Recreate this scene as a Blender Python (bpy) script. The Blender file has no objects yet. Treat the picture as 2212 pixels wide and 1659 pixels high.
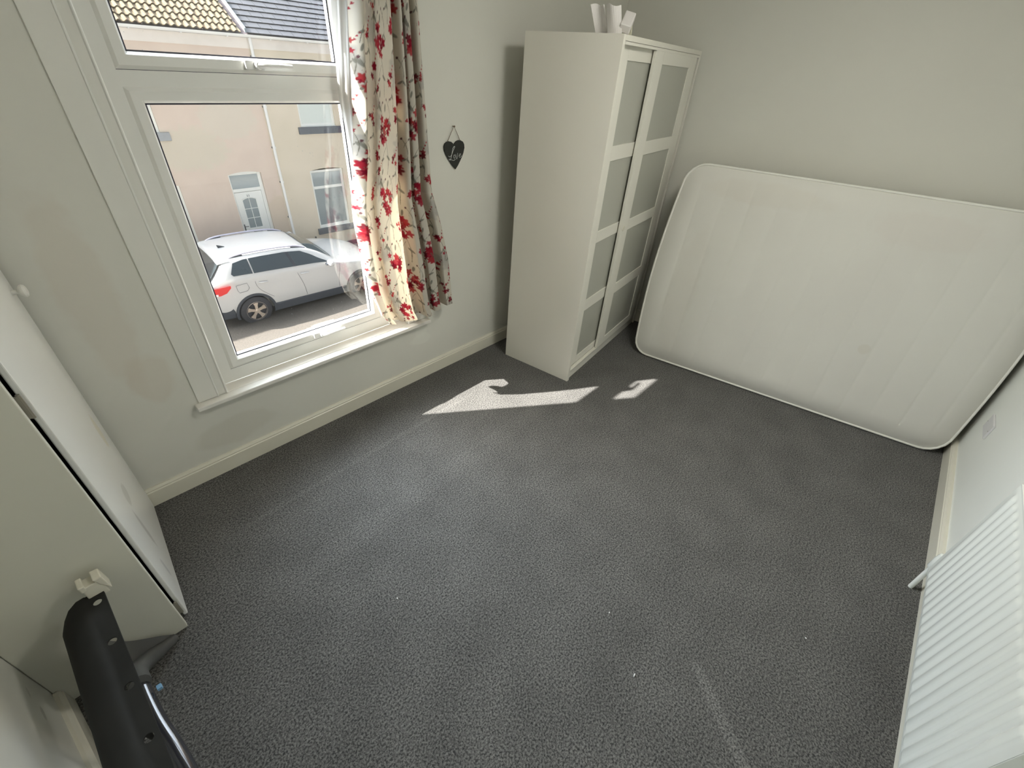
import bpy, bmesh, math, random
import numpy as np
from mathutils import Vector, Matrix
random.seed(7)
S = bpy.context.scene
COL = S.collection
PI = math.pi

# ------------------------------------------------------------------ camera
cam = bpy.data.cameras.new('camera'); camo = bpy.data.objects.new('camera', cam); COL.objects.link(camo)
RM = Matrix(((0.6825378809816586, 0.3961130293267499, -0.6141958230260546),
             (-0.7283268559758286, 0.43842506885186616, -0.5266150870100486),
             (0.060679748594006294, 0.8067700583188631, 0.5877414747240035)))
camo.matrix_world = Matrix.Translation((-0.0211, -2.0542, 1.7595)) @ RM.to_4x4()
cam.sensor_fit = 'HORIZONTAL'; cam.sensor_width = 36.0
cam.lens = 945.9145 / 2212 * 36.0
cam.clip_start = 0.02; cam.clip_end = 300
S.camera = camo

# ------------------------------------------------------------------ light
SUN_D = Vector((0.915, -0.65, -1.0)).normalized()      # direction the sunlight travels
SUN_STRENGTH = 30.0
SKY_BASE, SKY_GLOW, SKY_EDGE, SKY_FILL = 0.85, 20.0, 0.72, 30.0
EXPOSURE = 0.0
sl = bpy.data.lights.new('sun', 'SUN'); so = bpy.data.objects.new('sun', sl); COL.objects.link(so)
so.rotation_euler = SUN_D.to_track_quat('-Z', 'Y').to_euler(); so.location = (-6, 4, 8)
sl.energy = SUN_STRENGTH; sl.angle = 0.0093; sl.color = (1.0, 0.955, 0.89)
W = bpy.data.worlds.new('World'); S.world = W; W.use_nodes = True
nt = W.node_tree; nt.nodes.clear()
def wn(t, **k):
    n = nt.nodes.new(t)
    for a, b in k.items(): setattr(n, a, b)
    return n
tc = wn('ShaderNodeTexCoord'); dot = wn('ShaderNodeVectorMath', operation='DOT_PRODUCT')
nt.links.new(tc.outputs['Generated'], dot.inputs[0]); dot.inputs[1].default_value = -SUN_D
mr = wn('ShaderNodeMapRange'); mr.inputs[1].default_value = SKY_EDGE; mr.inputs[2].default_value = 1.0
nt.links.new(dot.outputs['Value'], mr.inputs[0])
pw = wn('ShaderNodeMath', operation='POWER'); nt.links.new(mr.outputs[0], pw.inputs[0]); pw.inputs[1].default_value = 2.0
ml0 = wn('ShaderNodeMath', operation='MULTIPLY_ADD'); nt.links.new(pw.outputs[0], ml0.inputs[0])
ml0.inputs[1].default_value = SKY_GLOW; ml0.inputs[2].default_value = SKY_BASE
# unseen bright patch of sky added low over the roofs to light the room
dt2 = wn('ShaderNodeVectorMath', operation='DOT_PRODUCT'); nt.links.new(tc.outputs['Generated'], dt2.inputs[0]); dt2.inputs[1].default_value = Vector((-.10,.90,.42)).normalized()
mr2 = wn('ShaderNodeMapRange'); mr2.inputs[1].default_value = 0.55; mr2.inputs[2].default_value = 1.0; nt.links.new(dt2.outputs['Value'], mr2.inputs[0])
ml = wn('ShaderNodeMath', operation='MULTIPLY_ADD'); nt.links.new(mr2.outputs[0], ml.inputs[0]); ml.inputs[1].default_value = SKY_FILL; nt.links.new(ml0.outputs[0], ml.inputs[2])
cr = wn('ShaderNodeMix', data_type='RGBA'); nt.links.new(pw.outputs[0], cr.inputs[0])
cr.inputs[6].default_value = (0.80, 0.90, 1.0, 1); cr.inputs[7].default_value = (1.0, 0.98, 0.93, 1)
bg = wn('ShaderNodeBackground'); nt.links.new(cr.outputs[2], bg.inputs[0]); nt.links.new(ml.outputs[0], bg.inputs[1])
ow = wn('ShaderNodeOutputWorld'); nt.links.new(bg.outputs[0], ow.inputs[0])
pl_ = bpy.data.lights.new('window_portal', 'AREA'); po = bpy.data.objects.new('window_portal', pl_); COL.objects.link(po)
pl_.shape = 'RECTANGLE'; pl_.size = 0.96; pl_.size_y = 1.72; pl_.cycles.is_portal = True
po.location = (0.823, 0.27, 1.29); po.rotation_euler = (-PI/2, 0, 0)
S.view_settings.view_transform = 'Standard'; S.view_settings.look = 'None'
S.view_settings.exposure = EXPOSURE; S.view_settings.gamma = 1.0; S.view_settings.use_curve_mapping = False

# ------------------------------------------------------------------ helpers
class MB:
    def __init__(s): s.v = []; s.f = []
    def add(s, vs, fs):
        b = len(s.v); s.v += [tuple(p) for p in vs]; s.f += [tuple(i + b for i in q) for q in fs]; return s
    def box(s, x0, x1, y0, y1, z0, z1):
        return s.add([(x0,y0,z0),(x1,y0,z0),(x1,y1,z0),(x0,y1,z0),(x0,y0,z1),(x1,y0,z1),(x1,y1,z1),(x0,y1,z1)],
                     [(0,3,2,1),(4,5,6,7),(0,1,5,4),(1,2,6,5),(2,3,7,6),(3,0,4,7)])
    def prism(s, base, top):
        n = len(base)
        return s.add(list(base) + list(top), [tuple(reversed(range(n))), tuple(range(n, 2*n))] +
                     [(i, (i+1) % n, n+(i+1) % n, n+i) for i in range(n)])
    def extr(s, pts, axis, a, b):
        """polygon given in the two other axes, extruded along axis from a to b"""
        def mk(p, t):
            q = list(p); q.insert(axis, t); return tuple(q)
        return s.prism([mk(p, a) for p in pts], [mk(p, b) for p in pts])
    def tube(s, path, r, n=10, cap=True, flat=None):
        path = [Vector(p) for p in path]; m = len(path)
        rs = r if isinstance(r, (list, tuple)) else [r]*m
        vs = []; prev = None
        for i, p in enumerate(path):
            t = (path[min(i+1, m-1)] - path[max(i-1, 0)]).normalized()
            if prev is None:
                ref = Vector((0,0,1)) if abs(t.z) < .9 else Vector((1,0,0))
                u = t.cross(ref).normalized()
            else:
                u = (prev - t*prev.dot(t)).normalized()
            prev = u; w = t.cross(u)
            for k in range(n):
                a = 2*PI*k/n; fl = flat if flat else 1.0
                vs.append(p + (u*math.cos(a) + w*math.sin(a)*fl)*rs[i])
        fs = [(i*n+k, i*n+(k+1) % n, (i+1)*n+(k+1) % n, (i+1)*n+k) for i in range(m-1) for k in range(n)]
        if cap: fs += [tuple(reversed(range(n))), tuple((m-1)*n+k for k in range(n))]
        return s.add(vs, fs)
    def lathe(s, prof, c=(0,0,0), axis='z', n=24, cap=True):
        vs = []
        for r, h in prof:
            for k in range(n):
                a = 2*PI*k/n; x, y = r*math.cos(a), r*math.sin(a)
                q = {'z': (x, y, h), 'y': (x, h, y), 'x': (h, x, y)}[axis]
                vs.append((q[0]+c[0], q[1]+c[1], q[2]+c[2]))
        m = len(prof)
        fs = [(i*n+k, i*n+(k+1) % n, (i+1)*n+(k+1) % n, (i+1)*n+k) for i in range(m-1) for k in range(n)]
        if cap: fs += [tuple(reversed(range(n))), tuple((m-1)*n+k for k in range(n))]
        return s.add(vs, fs)
    def grid(s, P):
        """P[i][j] -> point; quads"""
        r, c = len(P), len(P[0])
        return s.add([p for row in P for p in row], [(i*c+j, i*c+j+1, (i+1)*c+j+1, (i+1)*c+j) for i in range(r-1) for j in range(c-1)])
    def ring(s, rect, loops):
        """mitred frame in the x-z plane: rect=(x0,x1,z0,z1); loops=[(inset,y)...]"""
        x0, x1, z0, z1 = rect; vs = []
        for d, y in loops:
            vs += [(x0+d,y,z0+d),(x1-d,y,z0+d),(x1-d,y,z1-d),(x0+d,y,z1-d)]
        fs = [(i*4+k, i*4+(k+1) % 4, (i+1)*4+(k+1) % 4, (i+1)*4+k) for i in range(len(loops)-1) for k in range(4)]
        return s.add(vs, fs)
    def build(s, name, mat, parent=None, bevel=0, smooth=False, seg=2, fix=True):
        me = bpy.data.meshes.new(name); me.from_pydata(s.v, [], s.f); me.validate()
        if fix:
            bm = bmesh.new(); bm.from_mesh(me); bmesh.ops.recalc_face_normals(bm, faces=bm.faces); bm.to_mesh(me); bm.free()
        me.update()
        o = bpy.data.objects.new(name, me); COL.objects.link(o)
        if mat: me.materials.append(mat)
        if parent: o.parent = parent
        if bevel:
            b = o.modifiers.new('bevel', 'BEVEL'); b.width = bevel; b.segments = seg; b.limit_method = 'ANGLE'; b.angle_limit = math.radians(40)
        if smooth:
            me.polygons.foreach_set('use_smooth', [True]*len(me.polygons))
            if smooth != 'all':
                es = o.modifiers.new('es', 'EDGE_SPLIT'); es.split_angle = math.radians(40)
        return o
def empty(name, loc=(0,0,0), rz=0):
    o = bpy.data.objects.new(name, None); COL.objects.link(o); o.location = loc; o.rotation_euler = (0,0,rz); o.empty_display_size = .1
    return o
def tag(o, label=None, cat=None, group=None, kind=None):
    if label: o['label'] = label
    if cat: o['category'] = cat
    if group: o['group'] = group
    if kind: o['kind'] = kind
    return o
def struct(o): o['kind'] = 'structure'; return o

# ------------------------------------------------------------------ materials
MATS = {}
def mat(name, color, rough=.5, spec=.5, metal=0, noise=0, nscale=20, bump=0, bscale=200, coat=0, col2=None, stains=None, bdist=.002):
    m = bpy.data.materials.new(name); m.use_nodes = True; t = m.node_tree; p = t.nodes['Principled BSDF']
    p.inputs['Roughness'].default_value = rough; p.inputs['Specular IOR Level'].default_value = spec
    p.inputs['Metallic'].default_value = metal; p.inputs['Coat Weight'].default_value = coat
    p.inputs['Coat Roughness'].default_value = .05
    p.inputs['Base Color'].default_value = (*color, 1)
    tc = t.nodes.new('ShaderNodeTexCoord'); last = None
    if noise or col2:
        n = t.nodes.new('ShaderNodeTexNoise'); n.inputs['Scale'].default_value = nscale; n.inputs['Detail'].default_value = 6
        t.links.new(tc.outputs['Object'], n.inputs['Vector'])
        r = t.nodes.new('ShaderNodeValToRGB'); r.color_ramp.elements[0].position = .3; r.color_ramp.elements[1].position = .7
        a = col2 if col2 else tuple(c*(1-noise) for c in color)
        r.color_ramp.elements[0].color = (*a, 1); r.color_ramp.elements[1].color = (*color, 1)
        t.links.new(n.outputs['Fac'], r.inputs['Fac']); last = r.outputs['Color']
    for st in (stains or []):
        # soft-edged blotch with a ragged outline: centre, radii (object space), colour, amount
        c, rad, colr, amt = st
        mp = t.nodes.new('ShaderNodeVectorMath'); mp.operation = 'SUBTRACT'; t.links.new(tc.outputs['Object'], mp.inputs[0]); mp.inputs[1].default_value = c
        nz = t.nodes.new('ShaderNodeTexNoise'); nz.inputs['Scale'].default_value = 9; t.links.new(tc.outputs['Object'], nz.inputs['Vector'])
        dv = t.nodes.new('ShaderNodeVectorMath'); dv.operation = 'DIVIDE'; t.links.new(mp.outputs[0], dv.inputs[0]); dv.inputs[1].default_value = rad
        ln = t.nodes.new('ShaderNodeVectorMath'); ln.operation = 'LENGTH'; t.links.new(dv.outputs[0], ln.inputs[0])
        ad = t.nodes.new('ShaderNodeMath'); ad.operation = 'MULTIPLY_ADD'; t.links.new(nz.outputs['Fac'], ad.inputs[0]); ad.inputs[1].default_value = .8; t.links.new(ln.outputs['Value'], ad.inputs[2])
        mr = t.nodes.new('ShaderNodeMapRange'); t.links.new(ad.outputs[0], mr.inputs[0]); mr.inputs[1].default_value = 1.15; mr.inputs[2].default_value = 1.4
        mr.inputs[3].default_value = amt; mr.inputs[4].default_value = 0
        mx = t.nodes.new('ShaderNodeMix'); mx.data_type = 'RGBA'; t.links.new(mr.outputs[0], mx.inputs[0])
        if last: t.links.new(last, mx.inputs[6])
        else: mx.inputs[6].default_value = (*color, 1)
        mx.inputs[7].default_value = (*colr, 1); last = mx.outputs[2]
    if last: t.links.new(last, p.inputs['Base Color'])
    if bump:
        n2 = t.nodes.new('ShaderNodeTexNoise'); n2.inputs['Scale'].default_value = bscale; n2.inputs['Detail'].default_value = 4
        t.links.new(tc.outputs['Object'], n2.inputs['Vector'])
        b = t.nodes.new('ShaderNodeBump'); b.inputs['Strength'].default_value = bump; b.inputs['Distance'].default_value = bdist
        t.links.new(n2.outputs['Fac'], b.inputs['Height']); t.links.new(b.outputs['Normal'], p.inputs['Normal'])
    return m
def glass_mat(name, tint=(1,1,1), ior=.05, dirt=0.0):
    m = bpy.data.materials.new(name); m.use_nodes = True; t = m.node_tree; t.nodes.clear()
    o = t.nodes.new('ShaderNodeOutputMaterial'); mix = t.nodes.new('ShaderNodeMixShader')
    tr = t.nodes.new('ShaderNodeBsdfTransparent'); tr.inputs[0].default_value = (*tint, 1)
    gl = t.nodes.new('ShaderNodeBsdfGlossy'); gl.inputs['Roughness'].default_value = .01
    # Schlick reflectance from the angle of view, the same on both faces of the pane
    ge = t.nodes.new('ShaderNodeNewGeometry'); dt = t.nodes.new('ShaderNodeVectorMath'); dt.operation = 'DOT_PRODUCT'
    t.links.new(ge.outputs['Incoming'], dt.inputs[0]); t.links.new(ge.outputs['Normal'], dt.inputs[1])
    ab_ = t.nodes.new('ShaderNodeMath'); ab_.operation = 'ABSOLUTE'; t.links.new(dt.outputs['Value'], ab_.inputs[0])
    om = t.nodes.new('ShaderNodeMath'); om.operation = 'SUBTRACT'; om.inputs[0].default_value = 1; t.links.new(ab_.outputs[0], om.inputs[1])
    p5 = t.nodes.new('ShaderNodeMath'); p5.operation = 'POWER'; t.links.new(om.outputs[0], p5.inputs[0]); p5.inputs[1].default_value = 5
    fr = t.nodes.new('ShaderNodeMath'); fr.operation = 'MULTIPLY_ADD'; t.links.new(p5.outputs[0], fr.inputs[0]); fr.inputs[1].default_value = 1-ior; fr.inputs[2].default_value = ior
    t.links.new(fr.outputs[0], mix.inputs[0]); t.links.new(tr.outputs[0], mix.inputs[1]); t.links.new(gl.outputs[0], mix.inputs[2])
    last = mix
    if dirt:
        df = t.nodes.new('ShaderNodeBsdfDiffuse'); df.inputs[0].default_value = (.8,.8,.8,1)
        tc = t.nodes.new('ShaderNodeTexCoord'); v = t.nodes.new('ShaderNodeTexVoronoi'); v.inputs['Scale'].default_value = 34; v.inputs['Randomness'].default_value = 1
        t.links.new(tc.outputs['Object'], v.inputs['Vector'])
        n = t.nodes.new('ShaderNodeTexNoise'); n.inputs['Scale'].default_value = 5; t.links.new(tc.outputs['Object'], n.inputs['Vector'])
        a = t.nodes.new('ShaderNodeMath'); a.operation = 'LESS_THAN'; t.links.new(v.outputs['Distance'], a.inputs[0]); a.inputs[1].default_value = .05
        g = t.nodes.new('ShaderNodeMath'); g.operation = 'GREATER_THAN'; t.links.new(n.outputs['Fac'], g.inputs[0]); g.inputs[1].default_value = .6
        mu = t.nodes.new('ShaderNodeMath'); mu.operation = 'MULTIPLY'; t.links.new(a.outputs[0], mu.inputs[0]); t.links.new(g.outputs[0], mu.inputs[1])
        sc = t.nodes.new('ShaderNodeMath'); sc.operation = 'MULTIPLY'; t.links.new(mu.outputs[0], sc.inputs[0]); sc.inputs[1].default_value = dirt
        m2 = t.nodes.new('ShaderNodeMixShader'); t.links.new(sc.outputs[0], m2.inputs[0]); t.links.new(mix.outputs[0], m2.inputs[1]); t.links.new(df.outputs[0], m2.inputs[2]); last = m2
    t.links.new(last.outputs[0], o.inputs[0]); return m

WALLC = (.71, .70, .63)
M = {}
M['wall'] = mat('wall_paint', WALLC, .55, .3, noise=.03, nscale=3, bump=.25, bscale=60, bdist=.001)
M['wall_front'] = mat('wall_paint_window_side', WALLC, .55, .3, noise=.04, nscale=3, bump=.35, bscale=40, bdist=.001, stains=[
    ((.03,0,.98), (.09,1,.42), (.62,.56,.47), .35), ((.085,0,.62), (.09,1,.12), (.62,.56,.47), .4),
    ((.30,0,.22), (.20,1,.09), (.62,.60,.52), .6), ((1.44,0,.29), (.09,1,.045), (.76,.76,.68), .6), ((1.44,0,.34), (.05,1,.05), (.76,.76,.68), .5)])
M['wall_left'] = mat('wall_paint_satin', WALLC, .38, .5, noise=.04, nscale=3, bump=.2, bscale=30, bdist=.001, stains=[((-.47,-.86,.22), (.2,.03,.012), (.30,.29,.24), .5), ((-.47,-.80,.26), (.2,.025,.010), (.30,.29,.24), .4)])
M['ceiling'] = mat('ceiling_paint', (.8,.8,.77), .8, .2)
M['trim'] = mat('cream_gloss_paint', (.74,.71,.60), .35, .5, noise=.05, nscale=6, bump=.1, bscale=25)
M['white_paint'] = mat('white_gloss_paint', (.78,.77,.71), .3, .5, noise=.04, nscale=5)
M['upvc'] = mat('white_upvc', (.80,.80,.76), .28, .5)
M['gasket'] = mat('dark_rubber', (.03,.03,.05), .5)
M['sill'] = mat('white_sill_paint', (.82,.80,.74), .3, .5, noise=.08, nscale=7)
M['glass'] = glass_mat('window_glass', (.97,.975,.98), .06, dirt=.45)
M['handle'] = mat('white_handle', (.82,.82,.80), .22, .5, coat=.3)
M['brass'] = mat('lock_metal', (.35,.30,.22), .3, metal=1)
M['foil'] = mat('white_foil_board', (.77,.745,.66), .30, .45)
M['foil2'] = mat('white_door_frame', (.77,.75,.67), .4, .4)
M['frost'] = mat('frosted_glass_panel', (.43,.43,.375), .32, .5)
M['dark'] = mat('gap_shade', (.02,.018,.015), .7)
M['ticking'] = mat('mattress_ticking', (.70,.69,.63), .75, .2, bump=.3, bscale=900, bdist=.0006, col2=(.67,.655,.60), nscale=2.2, stains=[((3.13,-1.25,1.22), (.6,.42,.07), (.63,.59,.51), .25), ((3.2,-2.1,1.17), (.6,.30,.10), (.64,.59,.53), .25), ((2.93,-1.02,.55), (.3,.10,.5), (.62,.59,.52), .25), ((3.17,-2.12,.50), (.25,.035,.035), (.60,.56,.46), .3)])
M['piping'] = mat('mattress_piping', (.80,.79,.72), .6, .3)
M['rad'] = mat('radiator_enamel', (.84,.86,.80), .25, .5, coat=.3)
M['socket'] = mat('socket_plastic', (.70,.69,.69), .35, .5)
M['cupboard'] = mat('cupboard_paint', (.66,.65,.56), .42, .4, noise=.03, nscale=4, bump=.1, bscale=60, bdist=.001)
M['door'] = mat('cupboard_door_paint', (.80,.80,.76), .3, .5, noise=.02, nscale=6, stains=[((-.14,-.45,.30), (.3,.02,.12), (.55,.54,.51), .9), ((-.14,-.38,.42), (.3,.05,.045), (.60,.59,.55), .8), ((-.14,-.14,.56), (.3,.035,.08), (.70,.66,.52), .8), ((-.16,-.54,.16), (.3,.015,.06), (.55,.55,.54), .8)])
M['hinge'] = mat('painted_hinge', (.30,.28,.23), .45, metal=.3)
M['black'] = mat('black_painted_metal', (.018,.018,.0165), .7, .2, col2=(.024,.024,.022), nscale=9, bump=.15, bscale=40)
M['black_gloss'] = mat('glossy_black_metal', (.03,.03,.035), .12, .6, coat=.4)
M['grey_leg'] = mat('grey_black_plastic', (.085,.085,.082), .3, .5)
M['cap'] = mat('cream_plastic', (.72,.69,.58), .4, .5)
M['blue'] = mat('pale_blue_plastic', (.22,.42,.62), .4)
M['slate'] = mat('dark_slate', (.035,.037,.032), .65, .3, noise=.25, nscale=40)
M['chalk'] = mat('pale_lettering', (.62,.64,.62), .6)
M['string'] = mat('brown_string', (.16,.11,.07), .8)
M['paper'] = mat('white_packing_foam', (.74,.71,.68), .5, .4, noise=.06, nscale=9)
M['paper2'] = mat('cream_paper', (.74,.72,.56), .6, .3)
M['bit'] = mat('white_lint', (.85,.85,.82), .6)
M['hair'] = mat('dark_thread', (.06,.05,.045), .6)

# carpet
def carpet_mat():
    m = bpy.data.materials.new('grey_twist_carpet'); m.use_nodes = True; t = m.node_tree; p = t.nodes['Principled BSDF']
    p.inputs['Roughness'].default_value = .95; p.inputs['Specular IOR Level'].default_value = .1
    p.inputs['Sheen Weight'].default_value = .15; p.inputs['Sheen Roughness'].default_value = .5
    N = t.nodes.new; L = t.links.new
    tc = N('ShaderNodeTexCoord')
    n1 = N('ShaderNodeTexNoise'); n1.inputs['Scale'].default_value = 150; n1.inputs['Detail'].default_value = 5; n1.inputs['Roughness'].default_value = .75; L(tc.outputs['Object'], n1.inputs['Vector'])
    n2 = N('ShaderNodeTexNoise'); n2.inputs['Scale'].default_value = 5; n2.inputs['Detail'].default_value = 5; L(tc.outputs['Object'], n2.inputs['Vector'])
    r1 = N('ShaderNodeValToRGB'); e = r1.color_ramp.elements
    e[0].position = .40; e[0].color = (.028,.028,.027,1); e[1].position = .62; e[1].color = (.212,.205,.192,1)
    L(n1.outputs['Fac'], r1.inputs['Fac'])
    r2 = N('ShaderNodeMapRange'); L(n2.outputs['Fac'], r2.inputs[0]); r2.inputs[1].default_value = .3; r2.inputs[2].default_value = .7; r2.inputs[3].default_value = .86; r2.inputs[4].default_value = 1.1
    mu = N('ShaderNodeVectorMath'); mu.operation = 'SCALE'; L(r1.outputs['Color'], mu.inputs[0]); L(r2.outputs[0], mu.inputs['Scale'])
    last = mu.outputs[0]
    # pressed pile stripes: (point, direction, half width, from, to, amount)
    for (px, py), (dx, dy), hw, a, b, amt in [((1.045,-2.135), (-.59,-.807), .019, -.005, .9, .32), ((.1,-.415), (1,.03), .012, 0, 1.35, .16), ((.5,-.80), (1,.02), .05, -.4, 1.1, .08)]:
        sub = N('ShaderNodeVectorMath'); sub.operation = 'SUBTRACT'; L(tc.outputs['Object'], sub.inputs[0]); sub.inputs[1].default_value = (px, py, 0)
        d1 = N('ShaderNodeVectorMath'); d1.operation = 'DOT_PRODUCT'; L(sub.outputs[0], d1.inputs[0]); d1.inputs[1].default_value = (dx, dy, 0)
        d2 = N('ShaderNodeVectorMath'); d2.operation = 'DOT_PRODUCT'; L(sub.outputs[0], d2.inputs[0]); d2.inputs[1].default_value = (-dy, dx, 0)
        nn = N('ShaderNodeTexNoise'); nn.inputs['Scale'].default_value = 60; L(tc.outputs['Object'], nn.inputs['Vector'])
        ab = N('ShaderNodeMath'); ab.operation = 'ABSOLUTE'; L(d2.outputs['Value'], ab.inputs[0])
        a2 = N('ShaderNodeMath'); a2.operation = 'MULTIPLY_ADD'; L(nn.outputs['Fac'], a2.inputs[0]); a2.inputs[1].default_value = .012; L(ab.outputs[0], a2.inputs[2])
        m1 = N('ShaderNodeMapRange'); L(a2.outputs[0], m1.inputs[0]); m1.inputs[1].default_value = hw+.002; m1.inputs[2].default_value = hw+.012; m1.inputs[3].default_value = 1; m1.inputs[4].default_value = 0
        m2 = N('ShaderNodeMapRange'); L(d1.outputs['Value'], m2.inputs[0]); m2.inputs[1].default_value = a; m2.inputs[2].default_value = a+.03
        m3 = N('ShaderNodeMapRange'); L(d1.outputs['Value'], m3.inputs[0]); m3.inputs[1].default_value = b; m3.inputs[2].default_value = b+.2; m3.inputs[3].default_value = 1; m3.inputs[4].default_value = 0
        k = N('ShaderNodeMath'); k.operation = 'MULTIPLY'; L(m1.outputs[0], k.inputs[0]); L(m2.outputs[0], k.inputs[1])
        k2 = N('ShaderNodeMath'); k2.operation = 'MULTIPLY'; L(k.outputs[0], k2.inputs[0]); L(m3.outputs[0], k2.inputs[1])
        k3 = N('ShaderNodeMath'); k3.operation = 'MULTIPLY_ADD'; L(k2.outputs[0], k3.inputs[0]); k3.inputs[1].default_value = amt; k3.inputs[2].default_value = 1
        s2 = N('ShaderNodeVectorMath'); s2.operation = 'SCALE'; L(last, s2.inputs[0]); L(k3.outputs[0], s2.inputs['Scale']); last = s2.outputs[0]
    L(last, p.inputs['Base Color'])
    b = N('ShaderNodeBump'); b.inputs['Strength'].default_value = .7; b.inputs['Distance'].default_value = .004
    L(n1.outputs['Fac'], b.inputs['Height']); L(b.outputs['Normal'], p.inputs['Normal'])
    return m
M['carpet'] = carpet_mat()

# ================================================================== ROOM
XL = lambda y: -.545 + .12*(-.713-y)          # left wall face
XR = lambda y: 3.255 - .152*y                # far right wall face
YB = -2.775
# floor slightly oversize under the walls
struct(MB().extr([(-.8,.266),(3.5,.266),(4.0,-3.0),(-.6,-3.0)], 2, -.12, 0).build('floor', M['carpet']))
struct(MB().extr([(-.8,.266),(3.5,.266),(4.0,-3.0),(-.6,-3.0)], 2, 2.45, 2.6).build('ceiling', M['ceiling']))
w = MB()
def hole(w, y0, y1, ox0, ox1, oz0, oz1, X0=-.8, X1=3.5, Z0=0.0, Z1=2.45):
    w.box(X0, ox0, y0, y1, Z0, Z1); w.box(ox1, X1, y0, y1, Z0, Z1); w.box(ox0, ox1, y0, y1, Z0, oz0); w.box(ox0, ox1, y0, y1, oz1, Z1)
hole(w, 0, .14, .316, 1.352, .408, 2.09)
struct(w.build('wall_front', M['wall_front']))
M['render_own'] = mat('painted_render_outside', (.62,.58,.50), .8, .2, noise=.1, nscale=8)
w = MB(); hole(w, .14, .266, .345, 1.30, .40, 2.16, Z0=-3.35, Z1=2.6)
struct(w.build('wall_outside', M['render_own']))
struct(MB().extr([(XL(0),0),(XL(YB),YB),(XL(YB)-.15,YB),(XL(0)-.15,0)], 2, 0, 2.45).build('wall_left', M['wall_left']))
wro = struct(MB().box(0, .15, -2.80, 0, 0, 2.45).build('wall_right', M['wall'])); wro.location = (XR(0), 0, 0); wro.rotation_euler = (0,0,math.atan(.152))
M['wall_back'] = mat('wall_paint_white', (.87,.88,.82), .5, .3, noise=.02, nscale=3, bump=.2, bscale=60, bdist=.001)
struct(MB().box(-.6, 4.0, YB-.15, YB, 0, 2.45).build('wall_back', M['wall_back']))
# baseboards: profile (offset from wall, z)
def skirt(name, A, B, n, h=.0995, t=.018):
    prof = [(0,0),(t,0),(t,h*.80),(t-.004,h*.84),(t-.003,h*.90),(t-.010,h),(0,h)]
    A = Vector(A); B = Vector(B); n = Vector(n)
    P0 = [(A.x+n.x*a, A.y+n.y*a, z) for a, z in prof]; P1 = [(B.x+n.x*a, B.y+n.y*a, z) for a, z in prof]
    return struct(MB().prism(P0, P1).build(name, M['trim']))
skirt('baseboard_front', (-.62,0,0), (3.235,0,0), (0,-1,0))
skirt('baseboard_right', (XR(-.02),-.02,0), (XR(YB+.02),YB+.02,0), (-.9886,-.1503,0), h=.105)
skirt('baseboard_back', (-.27,YB,0), (XR(YB)-.02,YB,0), (0,1,0), h=.098, t=.024)
skirt('baseboard_left', (XL(-.716),-.716,0), (XL(YB+.02),YB+.02,0), (.993,.119,0), h=.09, t=.02)

# timber window lining and beads
w = MB()
for (a, b) in ((.196,.276),(1.392,1.472)): w.box(a, b, -.006, .0, .432, 2.16)
for (a, b) in ((.276,.316),(1.352,1.392)): w.box(a, b, -.004, .0, .432, 2.16)
w.box(.276, 1.392, -.004, 0, 2.09, 2.16)
struct(w.build('trim_1', M['white_paint'], bevel=.0015))
w = MB()
for x in (.272,.3105,1.3465,1.388):
    w.prism([(x,-.004,.432),(x+.0035,-.0095,.432),(x+.0065,-.0095,.432),(x+.010,-.004,.432)], [(x,-.004,2.16),(x+.0035,-.0095,2.16),(x+.0065,-.0095,2.16),(x+.010,-.004,2.16)])
struct(w.build('trim_4', M['upvc']))
# inside lining of the opening
w = MB(); w.box(.3162,.3185,0,.07,.43,2.09); w.box(1.3495,1.3518,0,.07,.43,2.09); w.box(.3185,1.3495,0,.07,2.087,2.09)
struct(w.build('trim_2', M['white_paint']))
# sill board
w = MB(); w.box(.178, 1.492, -.045, 0, .408, .430); w.box(.3165, 1.3515, 0, .075, .4085, .430)
struct(w.build('trim_3', M['sill'], bevel=.004))

# ------------------------------------------------------------------ uPVC window
win = empty('window_1', (.83,.1,.43)); struct(win)
def wpart(mb, name, m, parent=win, **k):
    o = mb.build(name, m, None, **k); o.parent = parent; o.matrix_parent_inverse = parent.matrix_world.inverted()
    return o
win_inv = Matrix.Translation((-.83,-.1,-.43))
def wp(mb, name, m, parent=None, **k):
    o = mb.build(name, m, None, **k)
    o.parent = parent or win
    if parent is None: o.matrix_parent_inverse = win_inv
    return o
X0, X1, Z0, Z1 = .330, 1.256, .432, 2.085
xa, xb = .377, 1.208
w = MB()
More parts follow.
